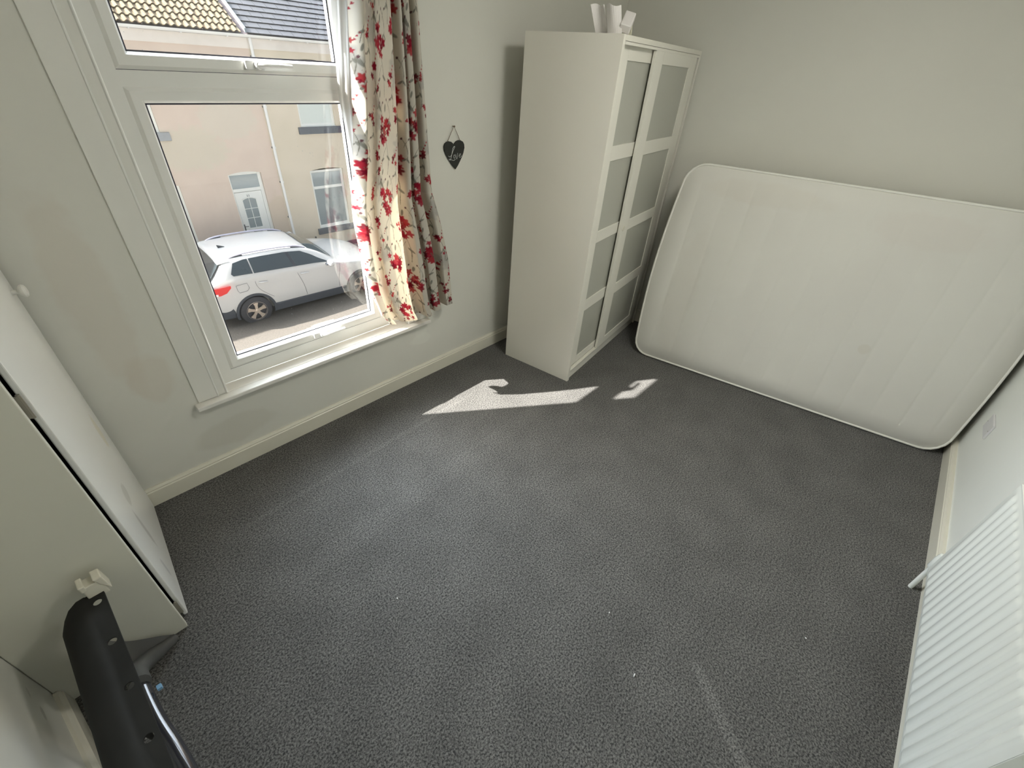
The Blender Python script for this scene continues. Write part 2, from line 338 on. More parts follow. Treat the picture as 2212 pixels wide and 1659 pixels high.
# outer frame: face y=.07, back y=.14
w.box(X0-.012, xa, .07, .14, Z0, Z1); w.box(xb, X1, .07, .14, Z0, Z1)
w.box(xa, xb, .07, .14, Z0, .499); w.box(xa, xb, .07, .14, 2.05, Z1)
w.box(xa, xb, .07, .14, 1.624, 1.672)
wp(w, 'window_frame', M['upvc'])
w = MB(); w.box(X1+.0005, 1.349, .066, .14, Z0, Z1); wp(w, 'frame_packer', M['upvc'], bevel=.002)
bead = [(-.0005,.0702),(.0115,.0612),(.0135,.0612),(.038,.0622),(.0395,.063),(.043,.070),(.0475,.084),(.048,.088)]
back = [(.046,.0915),(.046,.122),(.036,.134),(.0,.137)]
def light(name, rect, hx, hz):
    w = MB(); w.ring(rect, bead); w.ring(rect, back); x0, x1, z0, z1 = rect
    # sash lines beyond the glass
    sh = wp(w, name, M['upvc'])
    g = MB(); g.add(*(lambda x0,x1,z0: ([(x0,.0698,z0-.0015),(x1,.0698,z0-.0015),(x1,.0698,z0+.0004),(x0,.0698,z0+.0004)],[(0,1,2,3)]))(x0,x1,z0)); g.ring(rect, [(.0478,.0875),(.0525,.0880),(.0525,.0890)]); g.ring(rect, [(.0455,.0905),(.0505,.0903)])
    o = g.build('gasket', M['gasket']); o.parent = sh
    p = MB().box(x0+.046, x1-.046, .0882, .0912, z0+.046, z1-.046)
    o = p.build('pane', M['glass']); o.parent = sh
    # handle: base, neck, lever
    h = MB()
    h.lathe([(.0,.062),(.012,.062),(.0155,.059),(.0155,.052),(.010,.049)], (hx,0,hz), 'y', 16)
    h.box(hx-.044, hx+.024, .047, .0625, hz-.014, hz+.014)
    ho = h.build('window_handle', M['handle'], bevel=.004); ho.parent = sh
    l = MB(); pts = [(hx-.004,.045,hz),(hx+.006,.034,hz+.001),(hx+.024,.028,hz+.001),(hx+.065,.028,hz+.001),(hx+.122,.030,hz)]
    l.tube(pts, [.015,.014,.0105,.0095,.009], 10, flat=.8); l.lathe([(.0135,.050),(.0145,.044),(.0145,.035),(.011,.030)], (hx,0,hz), 'y', 16)
    k = MB().lathe([(.006,.0302),(.006,.0285),(.003,.0285)], (hx,0,hz), 'y', 12)
    l.add(k.v, k.f); lo = l.build('handle_lever', M['handle'], smooth=True); lo.parent = sh
    return sh
light('lower_sash', (xa, xb, .499, 1.624), .836, .530)
light('upper_sash', (xa, xb, 1.672, 2.05), .818, 1.700)
w = MB(); w.box(.346, 1.299, .141, .31, .395, .412); wp(w, 'outer_sill', M['upvc'])

# ------------------------------------------------------------------ curtain
def interp(tab, z):
    if z <= tab[0][0]: return tab[0][1]
    for (a, b), (c, d) in zip(tab, tab[1:]):
        if z <= c: return b + (d-b)*(z-a)/(c-a)
    return tab[-1][1]
CL = [(.50,1.175),(.553,1.149),(.60,1.116),(.75,1.080),(.93,1.073),(1.10,1.076),(1.20,1.088),(1.38,1.128),(1.53,1.150),(1.66,1.164),(1.81,1.178),(1.93,1.190),(2.2,1.205)]
CR = [(.50,1.612),(.547,1.612),(.82,1.596),(1.015,1.560),(1.12,1.533),(1.20,1.508),(1.36,1.504),(1.60,1.498),(1.79,1.493),(1.96,1.489),(2.2,1.485)]
def curtain():
    NU, NV = 420, 560; CW, CH = .92, 1.68
    u = np.linspace(0, 1, NU+1); v = np.linspace(0, 1, NV+1)      # v=0 bottom
    U, V = np.meshgrid(u, v)
    hem = .515 + .010*np.sin(U*9) + .020*np.clip((U-.7)/.3, 0, 1) + .025*np.exp(-((U-.02)/.05)**2)
    Z = hem + V*(2.17-hem)
    xl = np.vectorize(lambda z: interp(CL, z))(Z[:,0])[:,None]; xr = np.vectorize(lambda z: interp(CR, z))(Z[:,-1])[:,None]
    # uneven fold spacing
    ph = 2*PI*(4.6*U + .35*np.sin(2*PI*U*1.3+.6) + .12*np.sin(3*V+5*U))
    amp = .027 + .014*(1-V)
    wob = .35*np.sin(2.1*ph+1.0)
    X = xl + (xr-xl)*(U + .018*np.sin(2*ph)*(1-.3*V))
    Y = -.078 + amp*(np.sign(np.cos(ph))*np.abs(np.cos(ph))**.75 + .30*np.sin(1.5*ph+.7)) - .010*(1-V)
    Y = np.maximum(Y, -.128)
    # left edge turns back towards the pane
    k = np.clip(1-U/.07, 0, 1)**2
    Y = Y*(1-k) + k*(-.018 - .088*np.clip(1-V/.38, 0, 1))
    # the part over the wall stays clear of it
    over = np.clip((X-1.30)/.05, 0, 1)
    Y = np.minimum(Y, (-.022)*over + (1-over)*.03)
    # ---- print on the cloth, drawn in cloth coordinates (metres)
    a = U*CW; b = V*CH
    cream = np.array([.63,.60,.525]); C = np.ones(U.shape+(3,))*cream
    rs = np.random.RandomState(5)
    def blob(cx, cy, rx, ry, th, col, amt=1.0, soft=.15, lob=0, lph=0):
        R = max(rx, ry)*1.5
        i0 = max(0, int((cy-R)/CH*NV)); i1 = min(NV+1, int((cy+R)/CH*NV)+2); j0 = max(0, int((cx-R)/CW*NU)); j1 = min(NU+1, int((cx+R)/CW*NU)+2)
        if i0 >= i1 or j0 >= j1: return
        da = a[i0:i1, j0:j1]-cx; db = b[i0:i1, j0:j1]-cy
        p = (da*math.cos(th)+db*math.sin(th))/rx; q = (-da*math.sin(th)+db*math.cos(th))/ry
        r = np.sqrt(p*p+q*q)
        if lob: r = r/(1+.28*np.cos(lob*np.arctan2(q, p)+lph))
        m = np.clip((1-r)/soft+.5, 0, 1)*amt
        C[i0:i1, j0:j1] = C[i0:i1, j0:j1]*(1-m[..., None]) + np.array(col)*m[..., None]
    reds = [(.30,.020,.034),(.24,.012,.028),(.38,.045,.05),(.15,.008,.02),(.34,.03,.05)]
    def line(x0, y0, x1, y1, bend, wd, col):
        n = max(6, int(math.hypot(x1-x0, y1-y0)/.003))
        for t in np.linspace(0, 1, n):
            cx = x0+(x1-x0)*t - (y1-y0)*bend*math.sin(PI*t); cy = y0+(y1-y0)*t + (x1-x0)*bend*math.sin(PI*t)
            blob(cx, cy, wd, wd, 0, col, .9, .8)
    stem = (.13,.12,.09); leafc = (.20,.20,.17)
    def leaf(x, y, L, th, col=leafc, w_=.18):
        L *= .85
        blob(x+math.cos(th)*L/2, y+math.sin(th)*L/2, L/2, L*w_, th, col, .9, .35)
    def bloom(x, y, r, c=None):
        c = c if c is not None else reds[rs.randint(5)]
        blob(x, y, r, r, rs.rand()*3, c, .95, .3, lob=5 if r > .008 else 3, lph=rs.rand()*6)
    def bouquet(x, y, s=1):
        line(x, y-.02*s, x+.02*s, y-.17*s, .1, .0017, stem); line(x+.01*s, y-.07*s, x-.03*s, y-.15*s, -.1, .0014, stem)
        leaf(x+.015*s, y-.10*s, .035*s, -.6); leaf(x-.01*s, y-.11*s, .03*s, 3.6); leaf(x-.02*s, y-.15*s, .03*s, 4.4)
        for k in range(17):
            t = rs.rand()*2*PI; r = .050*s*math.sqrt(rs.rand())
            px, py = x+r*math.cos(t)*.9, y+r*math.sin(t)*1.05
            line(x, y-.03*s, px, py, .05, .0012, stem) if k % 3 == 0 else None
            bloom(px, py, (.0095+.0065*rs.rand())*s)
        leaf(x-.02*s, y+.055*s, .040*s, 2.3); leaf(x+.015*s, y+.055*s, .035*s, 1.3)
    def sprig(x, y, s=1, n=5):
        line(x, y, x+.012*s, y-.12*s, .1, .0015, stem)
        for k in range(n):
            bloom(x+(rs.rand()-.5)*.04*s, y+(rs.rand()-.4)*.045*s, (.007+.006*rs.rand())*s)
        for k in range(3): bloom(x+.018*s+.008*k*s, y+.03*s+.014*k*s, .0042*s)
        leaf(x+.008*s, y-.05*s, .030*s, -1.1); leaf(x+.008*s, y-.06*s, .026*s, 3.9)
    def twig(x, y, s=1):
        line(x, y, x+.02*s, y-.10*s, .15, .0015, stem); line(x+.008*s, y-.04*s, x+.035*s, y-.0*s, .1, .0012, stem)
        blob(x, y, .006*s, .004*s, 1.2, (.10,.04,.05), .9); blob(x+.036*s, y+.002*s, .006*s, .004*s, .8, (.10,.04,.05), .9)
        leaf(x+.02*s, y-.09*s, .03*s, 5.3); leaf(x+.018*s, y-.09*s, .03*s, 3.8)
    def wash(x, y):
        for k in range(7): blob(x+(rs.rand()-.5)*.06, y+(rs.rand()-.5)*.10, .018+.02*rs.rand(), .018+.02*rs.rand(), 0, (.44,.425,.39), .6, .4, 4, rs.rand()*6)
    for i in range(-1, 6):
        for j in range(-1, 7):
            ox = i*.215; oy = j*.31+(.155 if i % 2 else 0)
            wash(ox+.20, oy+.12)
    for i in range(-1, 6):
        for j in range(-1, 7):
            ox = i*.215; oy = j*.31+(.155 if i % 2 else 0)
            bouquet(ox+.06, oy+.22, 1.12); sprig(ox+.19, oy+.27, 1.1, 6); sprig(ox+.145, oy+.09, .95, 4); twig(ox+.235, oy+.16, 1.1)
            sprig(ox+.0, oy+.04, .8, 3); twig(ox+.10, oy+.33, .9)
    hemb = np.clip((.052-b)/.004, 0, 1)*np.clip((b-.048)/.004, 0, 1)
    C *= (1-.25*hemb[..., None])
    me = bpy.data.meshes.new('curtain_cloth')
    co = np.stack([X, Y, Z], -1).reshape(-1, 3)
    idx = np.arange((NV+1)*(NU+1)).reshape(NV+1, NU+1)
    q = np.stack([idx[:-1,:-1], idx[:-1,1:], idx[1:,1:], idx[1:,:-1]], -1).reshape(-1, 4)
    me.vertices.add(len(co)); me.vertices.foreach_set('co', co.ravel())
    me.loops.add(q.size); me.loops.foreach_set('vertex_index', q.ravel())
    me.polygons.add(len(q)); me.polygons.foreach_set('loop_start', np.arange(0, q.size, 4)); me.polygons.foreach_set('loop_total', np.full(len(q), 4))
    me.polygons.foreach_set('use_smooth', np.ones(len(q), bool)); me.update(calc_edges=True)
    at = me.color_attributes.new('print', 'FLOAT_COLOR', 'POINT')
    at.data.foreach_set('color', np.concatenate([C.reshape(-1, 3), np.ones((len(co), 1))], 1).astype(np.float32).ravel())
    m = bpy.data.materials.new('floral_curtain_fabric'); m.use_nodes = True; t = m.node_tree; t.nodes.clear()
    N = t.nodes.new; L = t.links.new
    out = N('ShaderNodeOutputMaterial'); ca = N('ShaderNodeVertexColor'); ca.layer_name = 'print'
    df = N('ShaderNodeBsdfDiffuse'); tr = N('ShaderNodeBsdfTranslucent'); mx = N('ShaderNodeMixShader'); mx.inputs[0].default_value = .24
    wt = N('ShaderNodeMix'); wt.data_type = 'RGBA'; wt.blend_type = 'MULTIPLY'; wt.inputs[0].default_value = 1; wt.inputs[7].default_value = (1,.86,.68,1)
    L(ca.outputs[0], df.inputs[0]); L(ca.outputs[0], wt.inputs[6]); L(wt.outputs[2], tr.inputs[0])
    L(df.outputs[0], mx.inputs[1]); L(tr.outputs[0], mx.inputs[2]); L(mx.outputs[0], out.inputs[0])
    me.materials.append(m)
    return me
cu = empty('curtain', (1.34,-.06,.52))
tag(cu, 'cream curtain with red flower print hanging at the right side of the window', 'curtain')
cm = bpy.data.objects.new('cloth', curtain()); COL.objects.link(cm); cm.parent = cu; cm.matrix_parent_inverse = Matrix.Translation((-1.34,.06,-.52))
# white lining bulging towards the pane at the upper left edge
m = bpy.data.materials.new('white_lining'); m.use_nodes = True; _t = m.node_tree; _t.nodes.clear()
_o = _t.nodes.new('ShaderNodeOutputMaterial'); _x = _t.nodes.new('ShaderNodeMixShader'); _x.inputs[0].default_value = .35
_d = _t.nodes.new('ShaderNodeBsdfDiffuse'); _d.inputs[0].default_value = (.72,.71,.68,1); _r = _t.nodes.new('ShaderNodeBsdfTranslucent'); _r.inputs[0].default_value = (.72,.71,.68,1)
_t.links.new(_d.outputs[0], _x.inputs[1]); _t.links.new(_r.outputs[0], _x.inputs[2]); _t.links.new(_x.outputs[0], _o.inputs[0])
P = []
for i in range(61):
    z = 1.22 + (2.165-1.22)*i/60; q = min(1, max(0, (z-1.22)/.42)); q = q*q*(3-2*q)
    P.append([(interp(CL, z)+.012-(.048*q+.004)*j/14, -.030+.058*q*(j/14)**.8+.006*math.sin(j*1.1+z*6)*q, z) for j in range(15)])
o = MB().grid(P).build('lining', m, cu, smooth='all', fix=False); o.matrix_parent_inverse = Matrix.Translation((-1.34,.06,-.52))
# made-up fill lamp on the ceiling, added out of view to brighten the room
FILL_W = 42.0
lm = empty('fill_lamp', (1.65,-1.80,2.45)); tag(lm, 'round white fill lamp added unseen on the ceiling to brighten the room', 'fill lamp')
MB().lathe([(.0,-.001),(.20,-.001),(.20,-.035),(.0,-.035)], (0,0,0), 'z', 40).build('base', M['handle'], lm, smooth=True)
M['opal'] = bpy.data.materials.new('fill_diffuser'); M['opal'].use_nodes = True
_p = M['opal'].node_tree.nodes['Principled BSDF']; _p.inputs['Base Color'].default_value = (.9,.88,.82,1)
_p.inputs['Emission Color'].default_value = (1.0,.975,.90,1); _p.inputs['Emission Strength'].default_value = FILL_W
MB().lathe([(.195,-.036),(.205,-.045),(.20,-.075),(.15,-.105),(.07,-.118),(.0,-.12)], (0,0,0), 'z', 40).build('diffuser', M['opal'], lm, smooth=True)
# curtain pole above, out of the photograph
pole = empty('curtain_pole', (.83,-.08,2.2)); tag(pole, 'white curtain pole with ball ends fixed to the wall above the window', 'curtain pole')
w = MB(); w.tube([(.05,-.08,2.20),(1.62,-.08,2.20)], .013, 14)
for x in (.04,1.63): w.lathe([(.0,-.025),(.018,-.018),(.026,0),(.018,.018),(.0,.025)], (x,-.08,2.2), 'x', 14)
for x in (.12,1.56): w.box(x-.008, x+.008, -.08, .0, 2.192, 2.208)
o = w.build('rod', M['handle'], smooth=True); o.parent = pole; o.matrix_parent_inverse = Matrix.Translation((-.83,.08,-2.2))

# ================================================================== CUPBOARD in the alcove
cup = empty('alcove_cupboard', (-.37,-.36,0)); tag(cup, 'tall built-in cupboard painted off-white in the left corner beside the window', 'cupboard')
cinv = Matrix.Translation((.37,.36,0))
def cp(mb, name, m, parent=None, **k):
    o = mb.build(name, m, None, **k); o.parent = parent or cup
    if parent is None: o.matrix_parent_inverse = cinv
    return o
cp(MB().extr([(XL(-.713)+.001,-.713),(-.1995,-.713),(-.1995,-.690),(XL(-.69)+.001,-.690)], 2, .001, 2.448), 'side_panel', M['cupboard'], bevel=.003)
dO = Vector((-.1297,-.0226,0)); dE = Vector((-.0805,-.9968,0)).normalized(); dn = Vector((-dE.y, dE.x, 0)); dn = dn if dn.x > 0 else -dn
def dpt(s_, off, z): p = dO + dE*s_ + dn*off; return (p.x, p.y, z)
w = MB(); w.prism([dpt(0,0,.016), dpt(.651,0,.016), dpt(.651,-.014,.016), dpt(0,-.014,.016)], [dpt(0,0,2.02), dpt(.651,0,2.02), dpt(.651,-.014,2.02), dpt(0,-.014,2.02)])
door = cp(w, 'door', M['door'], bevel=.003)
w = MB()
for z0, z1 in ((2.03,2.448),): w.prism([dpt(0,0,z0), dpt(.651,0,z0), dpt(.651,-.014,z0), dpt(0,-.014,z0)], [dpt(0,0,z1), dpt(.651,0,z1), dpt(.651,-.014,z1), dpt(0,-.014,z1)])
cp(w, 'fascia', M['door'], bevel=.002)
w = MB(); w.prism([dpt(.02,-.025,.001), dpt(.67,-.025,.001), dpt(.67,-.04,.001), dpt(.02,-.04,.001)], [dpt(.02,-.025,2.44), dpt(.67,-.025,2.44), dpt(.67,-.04,2.44), dpt(.02,-.04,2.44)])
cp(w, 'gap_shade_sheet', M['dark'])  # near-black sheet behind the door, standing in for the shade in its gap
w = MB(); p = dO + dE*.062
for t_ in (0,):
    prof = [(.0075,-.001),(.007,.010),(.006,.014),(.012,.017),(.0185,.022),(.0200,.028),(.017,.034),(.008,.037),(0.0,.0375)]
    base = []
    nn = 18; vs = []
    up = Vector((0,0,1)); sd = dn.cross(up)
    for r, h in prof:
        for k in range(nn):
            a_ = 2*PI*k/nn; q = p + dn*h + (sd*math.cos(a_)+up*math.sin(a_))*r; vs.append((q.x,q.y,q.z+1.095))
    fs = [(i*nn+k, i*nn+(k+1) % nn, (i+1)*nn+(k+1) % nn, (i+1)*nn+k) for i in range(len(prof)-1) for k in range(nn)]
    w.add(vs, fs)
kb = w.build('knob', M['white_paint'], smooth=True); kb.parent = door
for z in (1.03,.085,1.85):
    w = MB(); a_ = Vector(dpt(.660,-.010,0)); w.tube([(a_.x,a_.y,z-.035),(a_.x,a_.y,z+.035)], .0045, 10)
    w.box(a_.x-.014, a_.x+.004, a_.y-.004, a_.y+.0, z-.033, z+.033)
    h = w.build('hinge', M['hinge'], smooth=True); h.parent = door

# ================================================================== WARDROBE
WT = .1289
wr = empty('wardrobe', (2.12492,-.71651,0), WT)
tag(wr, 'tall white wardrobe with two sliding doors of frosted glass squares beside the leaning mattress', 'wardrobe')
def wd(mb, name, m, parent=None, **k): return mb.build(name, m, parent or wr, **k)
WW, WDp, WH = 1.185, .535, 1.902
wd(MB().box(0,.024,0,WDp,0,WH), 'side_panel', M['foil'], bevel=.0015)
wd(MB().box(WW-.024,WW,0,WDp,0,WH), 'side_panel', M['foil'], bevel=.0015)
wd(MB().box(.0245,WW-.0245,0,WDp,1.879,WH-.0005), 'top_panel', M['foil'], bevel=.0015)
wd(MB().box(.0245,WW-.0245,WDp-.008,WDp-.003,.07,1.878), 'back_panel', M['foil'])
wd(MB().box(.0245,WW-.0245,.012,.028,0,.052), 'plinth', M['foil2'], bevel=.001)
wd(MB().box(.0245,WW-.0245,.012,WDp-.01,.0525,.070), 'bottom_panel', M['foil'], bevel=.001)
for z0, z1, zb in ((.0705,.078,.0705),(1.866,1.8785,1.8765)):
    t = MB(); t.box(.026, WW-.026, .0005, .051, zb, zb+.002)
    for y in (.0005,.022,.048): t.box(.026, WW-.026, y, y+.003, z0, z1)
    wd(t, 'track', M['foil2'])
def sdoor(x0, x1, y, zlo, zhi, st, knob):
    w = MB(); th = .018
    rails = [zlo, .135, .482, .562, .930, .998, 1.372, 1.445, 1.810, zhi]
    w.box(x0, x0+st, y, y+th, zlo, zhi); w.box(x1-st, x1, y, y+th, zlo, zhi)
    for a_, b_ in ((zlo,.128),(.482,.558),(.930,.998),(1.372,1.445),(1.810,zhi)): w.box(x0+st, x1-st, y, y+th, a_, b_)
    d = wd(w, 'sliding_door', M['foil2'], bevel=.0012)
    for a_, b_ in ((.128,.482),(.558,.930),(.998,1.372),(1.445,1.810)):
        g = MB().box(x0+st-.002, x1-st+.002, y+.006, y+.011, a_-.002, b_+.002); g.build('glass_panel', M['frost'], d)
    if knob is not None:
        k = MB().lathe([(.0,-.004),(.014,-.004),(.017,-.001),(.017,.001)], (knob, y, .955), 'y', 20); k.build('finger_pull', M['cap'], d, smooth=True)
    return d
sdoor(.030,.705,.027,.080,1.868,.112,None)
d2 = sdoor(.430,1.128,.001,.074,1.866,.115,.470)

# papers and foam on top of the wardrobe
def slab(name, pts, th, m, label, cat, group=None):
    """thin bent sheet: pts = rows of points, thickness th along local normal"""
    w = MB(); P = [[Vector(p) for p in r] for r in pts]
    r, c = len(P), len(P[0]); top = []; bot = []
    for i in range(r):
        a_, b_ = [], []
        for j in range(c):
            du = P[i][min(j+1,c-1)]-P[i][max(j-1,0)]; dv_ = P[min(i+1,r-1)][j]-P[max(i-1,0)][j]
            n = du.cross(dv_).normalized(); a_.append(P[i][j]+n*th/2); b_.append(P[i][j]-n*th/2)
        top.append(a_); bot.append(b_)
    w.grid(top); w.grid([list(reversed(x)) for x in bot])
    o = w.build(name, m, fix=False)
    so_ = o  # edges
    bm = bmesh.new(); bm.from_mesh(o.data); bm.edges.ensure_lookup_table()
    be = [e for e in bm.edges if e.is_boundary]; bmesh.ops.bridge_loops(bm, edges=be)
    bmesh.ops.recalc_face_normals(bm, faces=bm.faces); bm.to_mesh(o.data); bm.free()
    tag(o, label, cat, group); return o
def wloc(l, d, z):
    c_, s_ = math.cos(WT), math.sin(WT); return Vector((2.12492+l*c_-d*s_, -.71651+l*s_+d*c_, z))
WZ = WH+.002
def sheet(l0, l1, d, lean, h, curl, dl=0):
    rows = []
    for i in range(7):
        t_ = i/6; rows.append([wloc(l0+(l1-l0)*j/8+dl*t_, d+lean*t_+curl*math.sin(PI*j/8)*(.4+t_), WZ+h*t_*(1+.08*math.sin(j*.9))) for j in range(9)])
    return rows
def dsheet(d0, d1, l, lean, h, curl, dd):
    return [[wloc(l+lean*(i/6)+curl*math.sin(PI*j/8)*(.4+i/6), d0+(d1-d0)*j/8+dd*i/6, WZ+h*(i/6)*(1+.05*math.sin(j*.8))) for j in range(9)] for i in range(7)]
slab('packing_sheet', dsheet(.175, .108, .060, -.02, .100, .018, .035), .004, M['paper'], 'left one of two upright white packing foam sheets on top of the wardrobe', 'packing sheet')
slab('packing_sheet', dsheet(.100, .030, .035, .01, .098, -.016, .030), .004, M['paper'], 'right one of two upright white packing foam sheets on top of the wardrobe', 'packing sheet')
w = MB().box(-.045,.045,-.024,.024,-.018,.018)
o = w.build('foam_block', M['paper'], bevel=.004); o.location = wloc(.075,.030,WZ+.042); o.rotation_euler = (.25,-.65,WT+.2)
tag(o, 'small tilted white foam block lying on the wardrobe near its front edge', 'foam block')
slab('paper_scrap', dsheet(.055, .010, .095, .01, .050, .006, .01), .003, M['paper2'], 'small cream paper scrap between the packing sheets and the foam block on the wardrobe', 'paper')

# ================================================================== MATTRESS
e_ = Vector((.18802,-.98216,0)); nh = Vector((.98216,.18802,0)); LEAN = math.radians(10)
mo = Vector((2.9313,-1.292,0)); upv = nh*math.sin(LEAN)+Vector((0,0,math.cos(LEAN))); thv = nh*math.cos(LEAN)-Vector((0,0,math.sin(LEAN)))
mt = empty('mattress', tuple(mo+e_*.5)); tag(mt, 'off-white double mattress with white piping leaning on its long side against the right wall', 'mattress')
minv = Matrix.Translation(-(mo+e_*.5))
HM = 1.335; TH = .20
def lext(h):
    b_ = -.474-.040*math.sin(PI*min(max(h/HM,0),1))
    rt, rb = .115, .10
    if h > HM-rt: b_ += rt-math.sqrt(max(0, rt*rt-(h-HM+rt)**2))
    if h < rb: b_ += rb-math.sqrt(max(0, rb*rb-(rb-h)**2))
    return b_
def rext(h):
    b_ = 1.462+.030*math.sin(PI*min(max(h/HM,0),1))
    rt, rb = .12, .11
    if h > HM-rt: b_ -= rt-math.sqrt(max(0, rt*rt-(h-HM+rt)**2))
    if h < rb: b_ -= rb-math.sqrt(max(0, rb*rb-(rb-h)**2))
    return b_
def mp(s_, h, d):
    p = mo + e_*s_ + upv*(h+.012) + thv*d
    return (p.x, p.y, max(p.z, .006))
hs = [HM*(.5-.5*math.cos(PI*i/56)) for i in range(57)]
def face(dsign):
    P = []
    for h in hs:
        L_, R_ = lext(h), rext(h); row = []
        for j in range(261):
            s_ = L_ + (R_-L_)*j/260
            ex = min(1, min(s_-L_, R_-s_)/.14); ez = min(1, min(h, HM-h)/.14)
            ed = (1-(1-ex)**2.2)*(1-(1-ez)**2.2)
            q = ((s_+.52) % .157)/.157; g = min(q, 1-q)*.157
            bul = .034*ed - .0022*math.exp(-(g/.006)**2)*ed + .0018*ed*math.sin(q*PI)
            bul += .006*math.sin(3.1*s_+2*h)*ed*max(0, 1-h/.5)
            row.append((s_, h, (-bul if dsign < 0 else TH+bul*.4)))
        P.append(row)
    return P
F_ = face(-1); B_ = face(1)
w = MB(); w.grid([[mp(*q) for q in r] for r in F_]); w.grid([[mp(*q) for q in reversed(r)] for r in B_])
def outline(P): return [P[0][j] for j in range(261)] + [P[i][260] for i in range(1,57)] + [P[56][j] for j in range(259,-1,-1)] + [P[i][0] for i in range(55,0,-1)]
ol = outline(F_); nO = len(ol)
rings = []
cs_, ch_ = .49, HM/2
for k in range(7):
    t_ = k/6; bb = .012*math.sin(PI*t_); rings.append([mp(a_+(bb if a_ > cs_+.8 else -bb if a_ < cs_-.8 else 0), b_+(bb if b_ > HM-.05 else 0), TH*t_) for a_, b_, c_ in ol])
w.add([p for r in rings for p in r], [(k*nO+i, k*nO+(i+1) % nO, (k+1)*nO+(i+1) % nO, (k+1)*nO+i) for k in range(6) for i in range(nO)])
o = w.build('cover', M['ticking'], smooth='all')
bm = bmesh.new(); bm.from_mesh(o.data); bmesh.ops.remove_doubles(bm, verts=bm.verts, dist=.0004); bmesh.ops.recalc_face_normals(bm, faces=bm.faces); bm.to_mesh(o.data); bm.free()
o.parent = mt; o.matrix_parent_inverse = minv
for nm, d_ in (('piping', -.002), ('piping', TH+.002)):
    pp = [Vector(mp(a_, b_, d_)) for a_, b_, c_ in ol][::2]; pp.append(pp[0])
    w = MB(); w.tube(pp, .0068, 8, cap=False); o = w.build(nm, M['piping'], smooth='all'); o.parent = mt; o.matrix_parent_inverse = minv

# ================================================================== RADIATOR
rad = empty('radiator', (1.47,-2.72,.17)); tag(rad, 'white ribbed panel radiator mounted on the wall at lower right', 'radiator')
rinv = Matrix.Translation((-1.47,2.72,-.17))
def rp(mb, name, m, **k):
    o = mb.build(name, m, None, **k); o.parent = rad; o.matrix_parent_inverse = rinv; return o
RX0, RX1, RZ0, RZ1, RY = .965, 1.965, .172, .700, -2.680
xs = [RX0, RX0+.002]; n = int((RX1-RX0-.03)/.05); xo = RX0+.015+((RX1-RX0-.03)-n*.05)/2
for i in range(n):
    b_ = xo+i*.05
    for fx in (.000,.006,.012,.016,.034,.038,.044): xs.append(b_+fx)
xs += [xo+n*.05, RX1-.002, RX1]
def ribd(x):
    q = (x-xo) % .05
    if x < xo-1e-6 or x > xo+n*.05-1e-6: return 0
    return .0055*max(0, min(1, (q-.004)/.012, (.046-q)/.012))
zs = [RZ0,RZ0+.014,RZ0+.018,RZ0+.024,RZ0+.034,RZ1-.040,RZ1-.030,RZ1-.024,RZ1-.014,RZ1]
zf = [0,0,0,.6,1,1,.6,0,0,0]
P = [[(x, RY-.009+ribd(x)*f_+(0 if 0 < i < 9 else -.003), z) for x in xs] for i, (z, f_) in enumerate(zip(zs, zf))]
w = MB(); w.grid(P); rp(w, 'front_panel', M['rad'], smooth=True)
rp(MB().box(RX0+.002,RX1-.002,-2.757,-2.752,RZ0+.01,RZ1-.01), 'back_panel', M['rad'])
for x in (RX0-.002, RX1-.001): rp(MB().box(x, x+.003, -2.757, RY-.0095, RZ0+.004, RZ1+.001), 'side_cover', M['rad'], bevel=.001)
w = MB(); w.box(RX0,RX1,-2.757,-2.751,RZ1-.002,RZ1+.004); w.box(RX0,RX1,RY-.017,RY-.0095,RZ1-.002,RZ1+.004)
x = RX0
while x < RX1: w.box(x, x+.006, -2.751, RY-.017, RZ1-.001, RZ1+.003); x += .016
rp(w, 'top_grille', M['rad'])
w = MB(); x = RX0+.02
while x < RX1-.02: w.box(x, x+.012, -2.748, -2.700, RZ0+.02, RZ1-.03); x += .025
rp(w, 'convector_fins', M['rad'])
w = MB(); w.tube([(2.022,-2.712,.0),(2.022,-2.712,.15),(2.018,-2.712,.175),(2.005,-2.712,.187),(1.965,-2.712,.19)], .0095, 12); w.lathe([(.014,.150),(.017,.155),(.017,.205),(.013,.235),(.006,.24)], (2.022,-2.712,0), 'z', 16)
rp(w, 'supply_pipe', M['rad'], smooth=True)
for x in (1.15,1.80): rp(MB().box(x-.015,x+.015,-2.7748,-2.757,.25,.62), 'wall_bracket', M['rad'])
# socket plate on the back wall
sk = empty('wall_socket', (3.03,YB,.372)); tag(sk, 'blank pale grey wall socket plate low on the back wall beside the mattress', 'wall socket')
w = MB().box(-.073,.073,0,.010,-.043,.043); w.build('face_plate', M['socket'], sk, bevel=.003)
for x in (-.06,.06): MB().lathe([(.003,.0100),(.003,.0108)], (x,0,0), 'y', 10).build('screw', M['hinge'], sk)

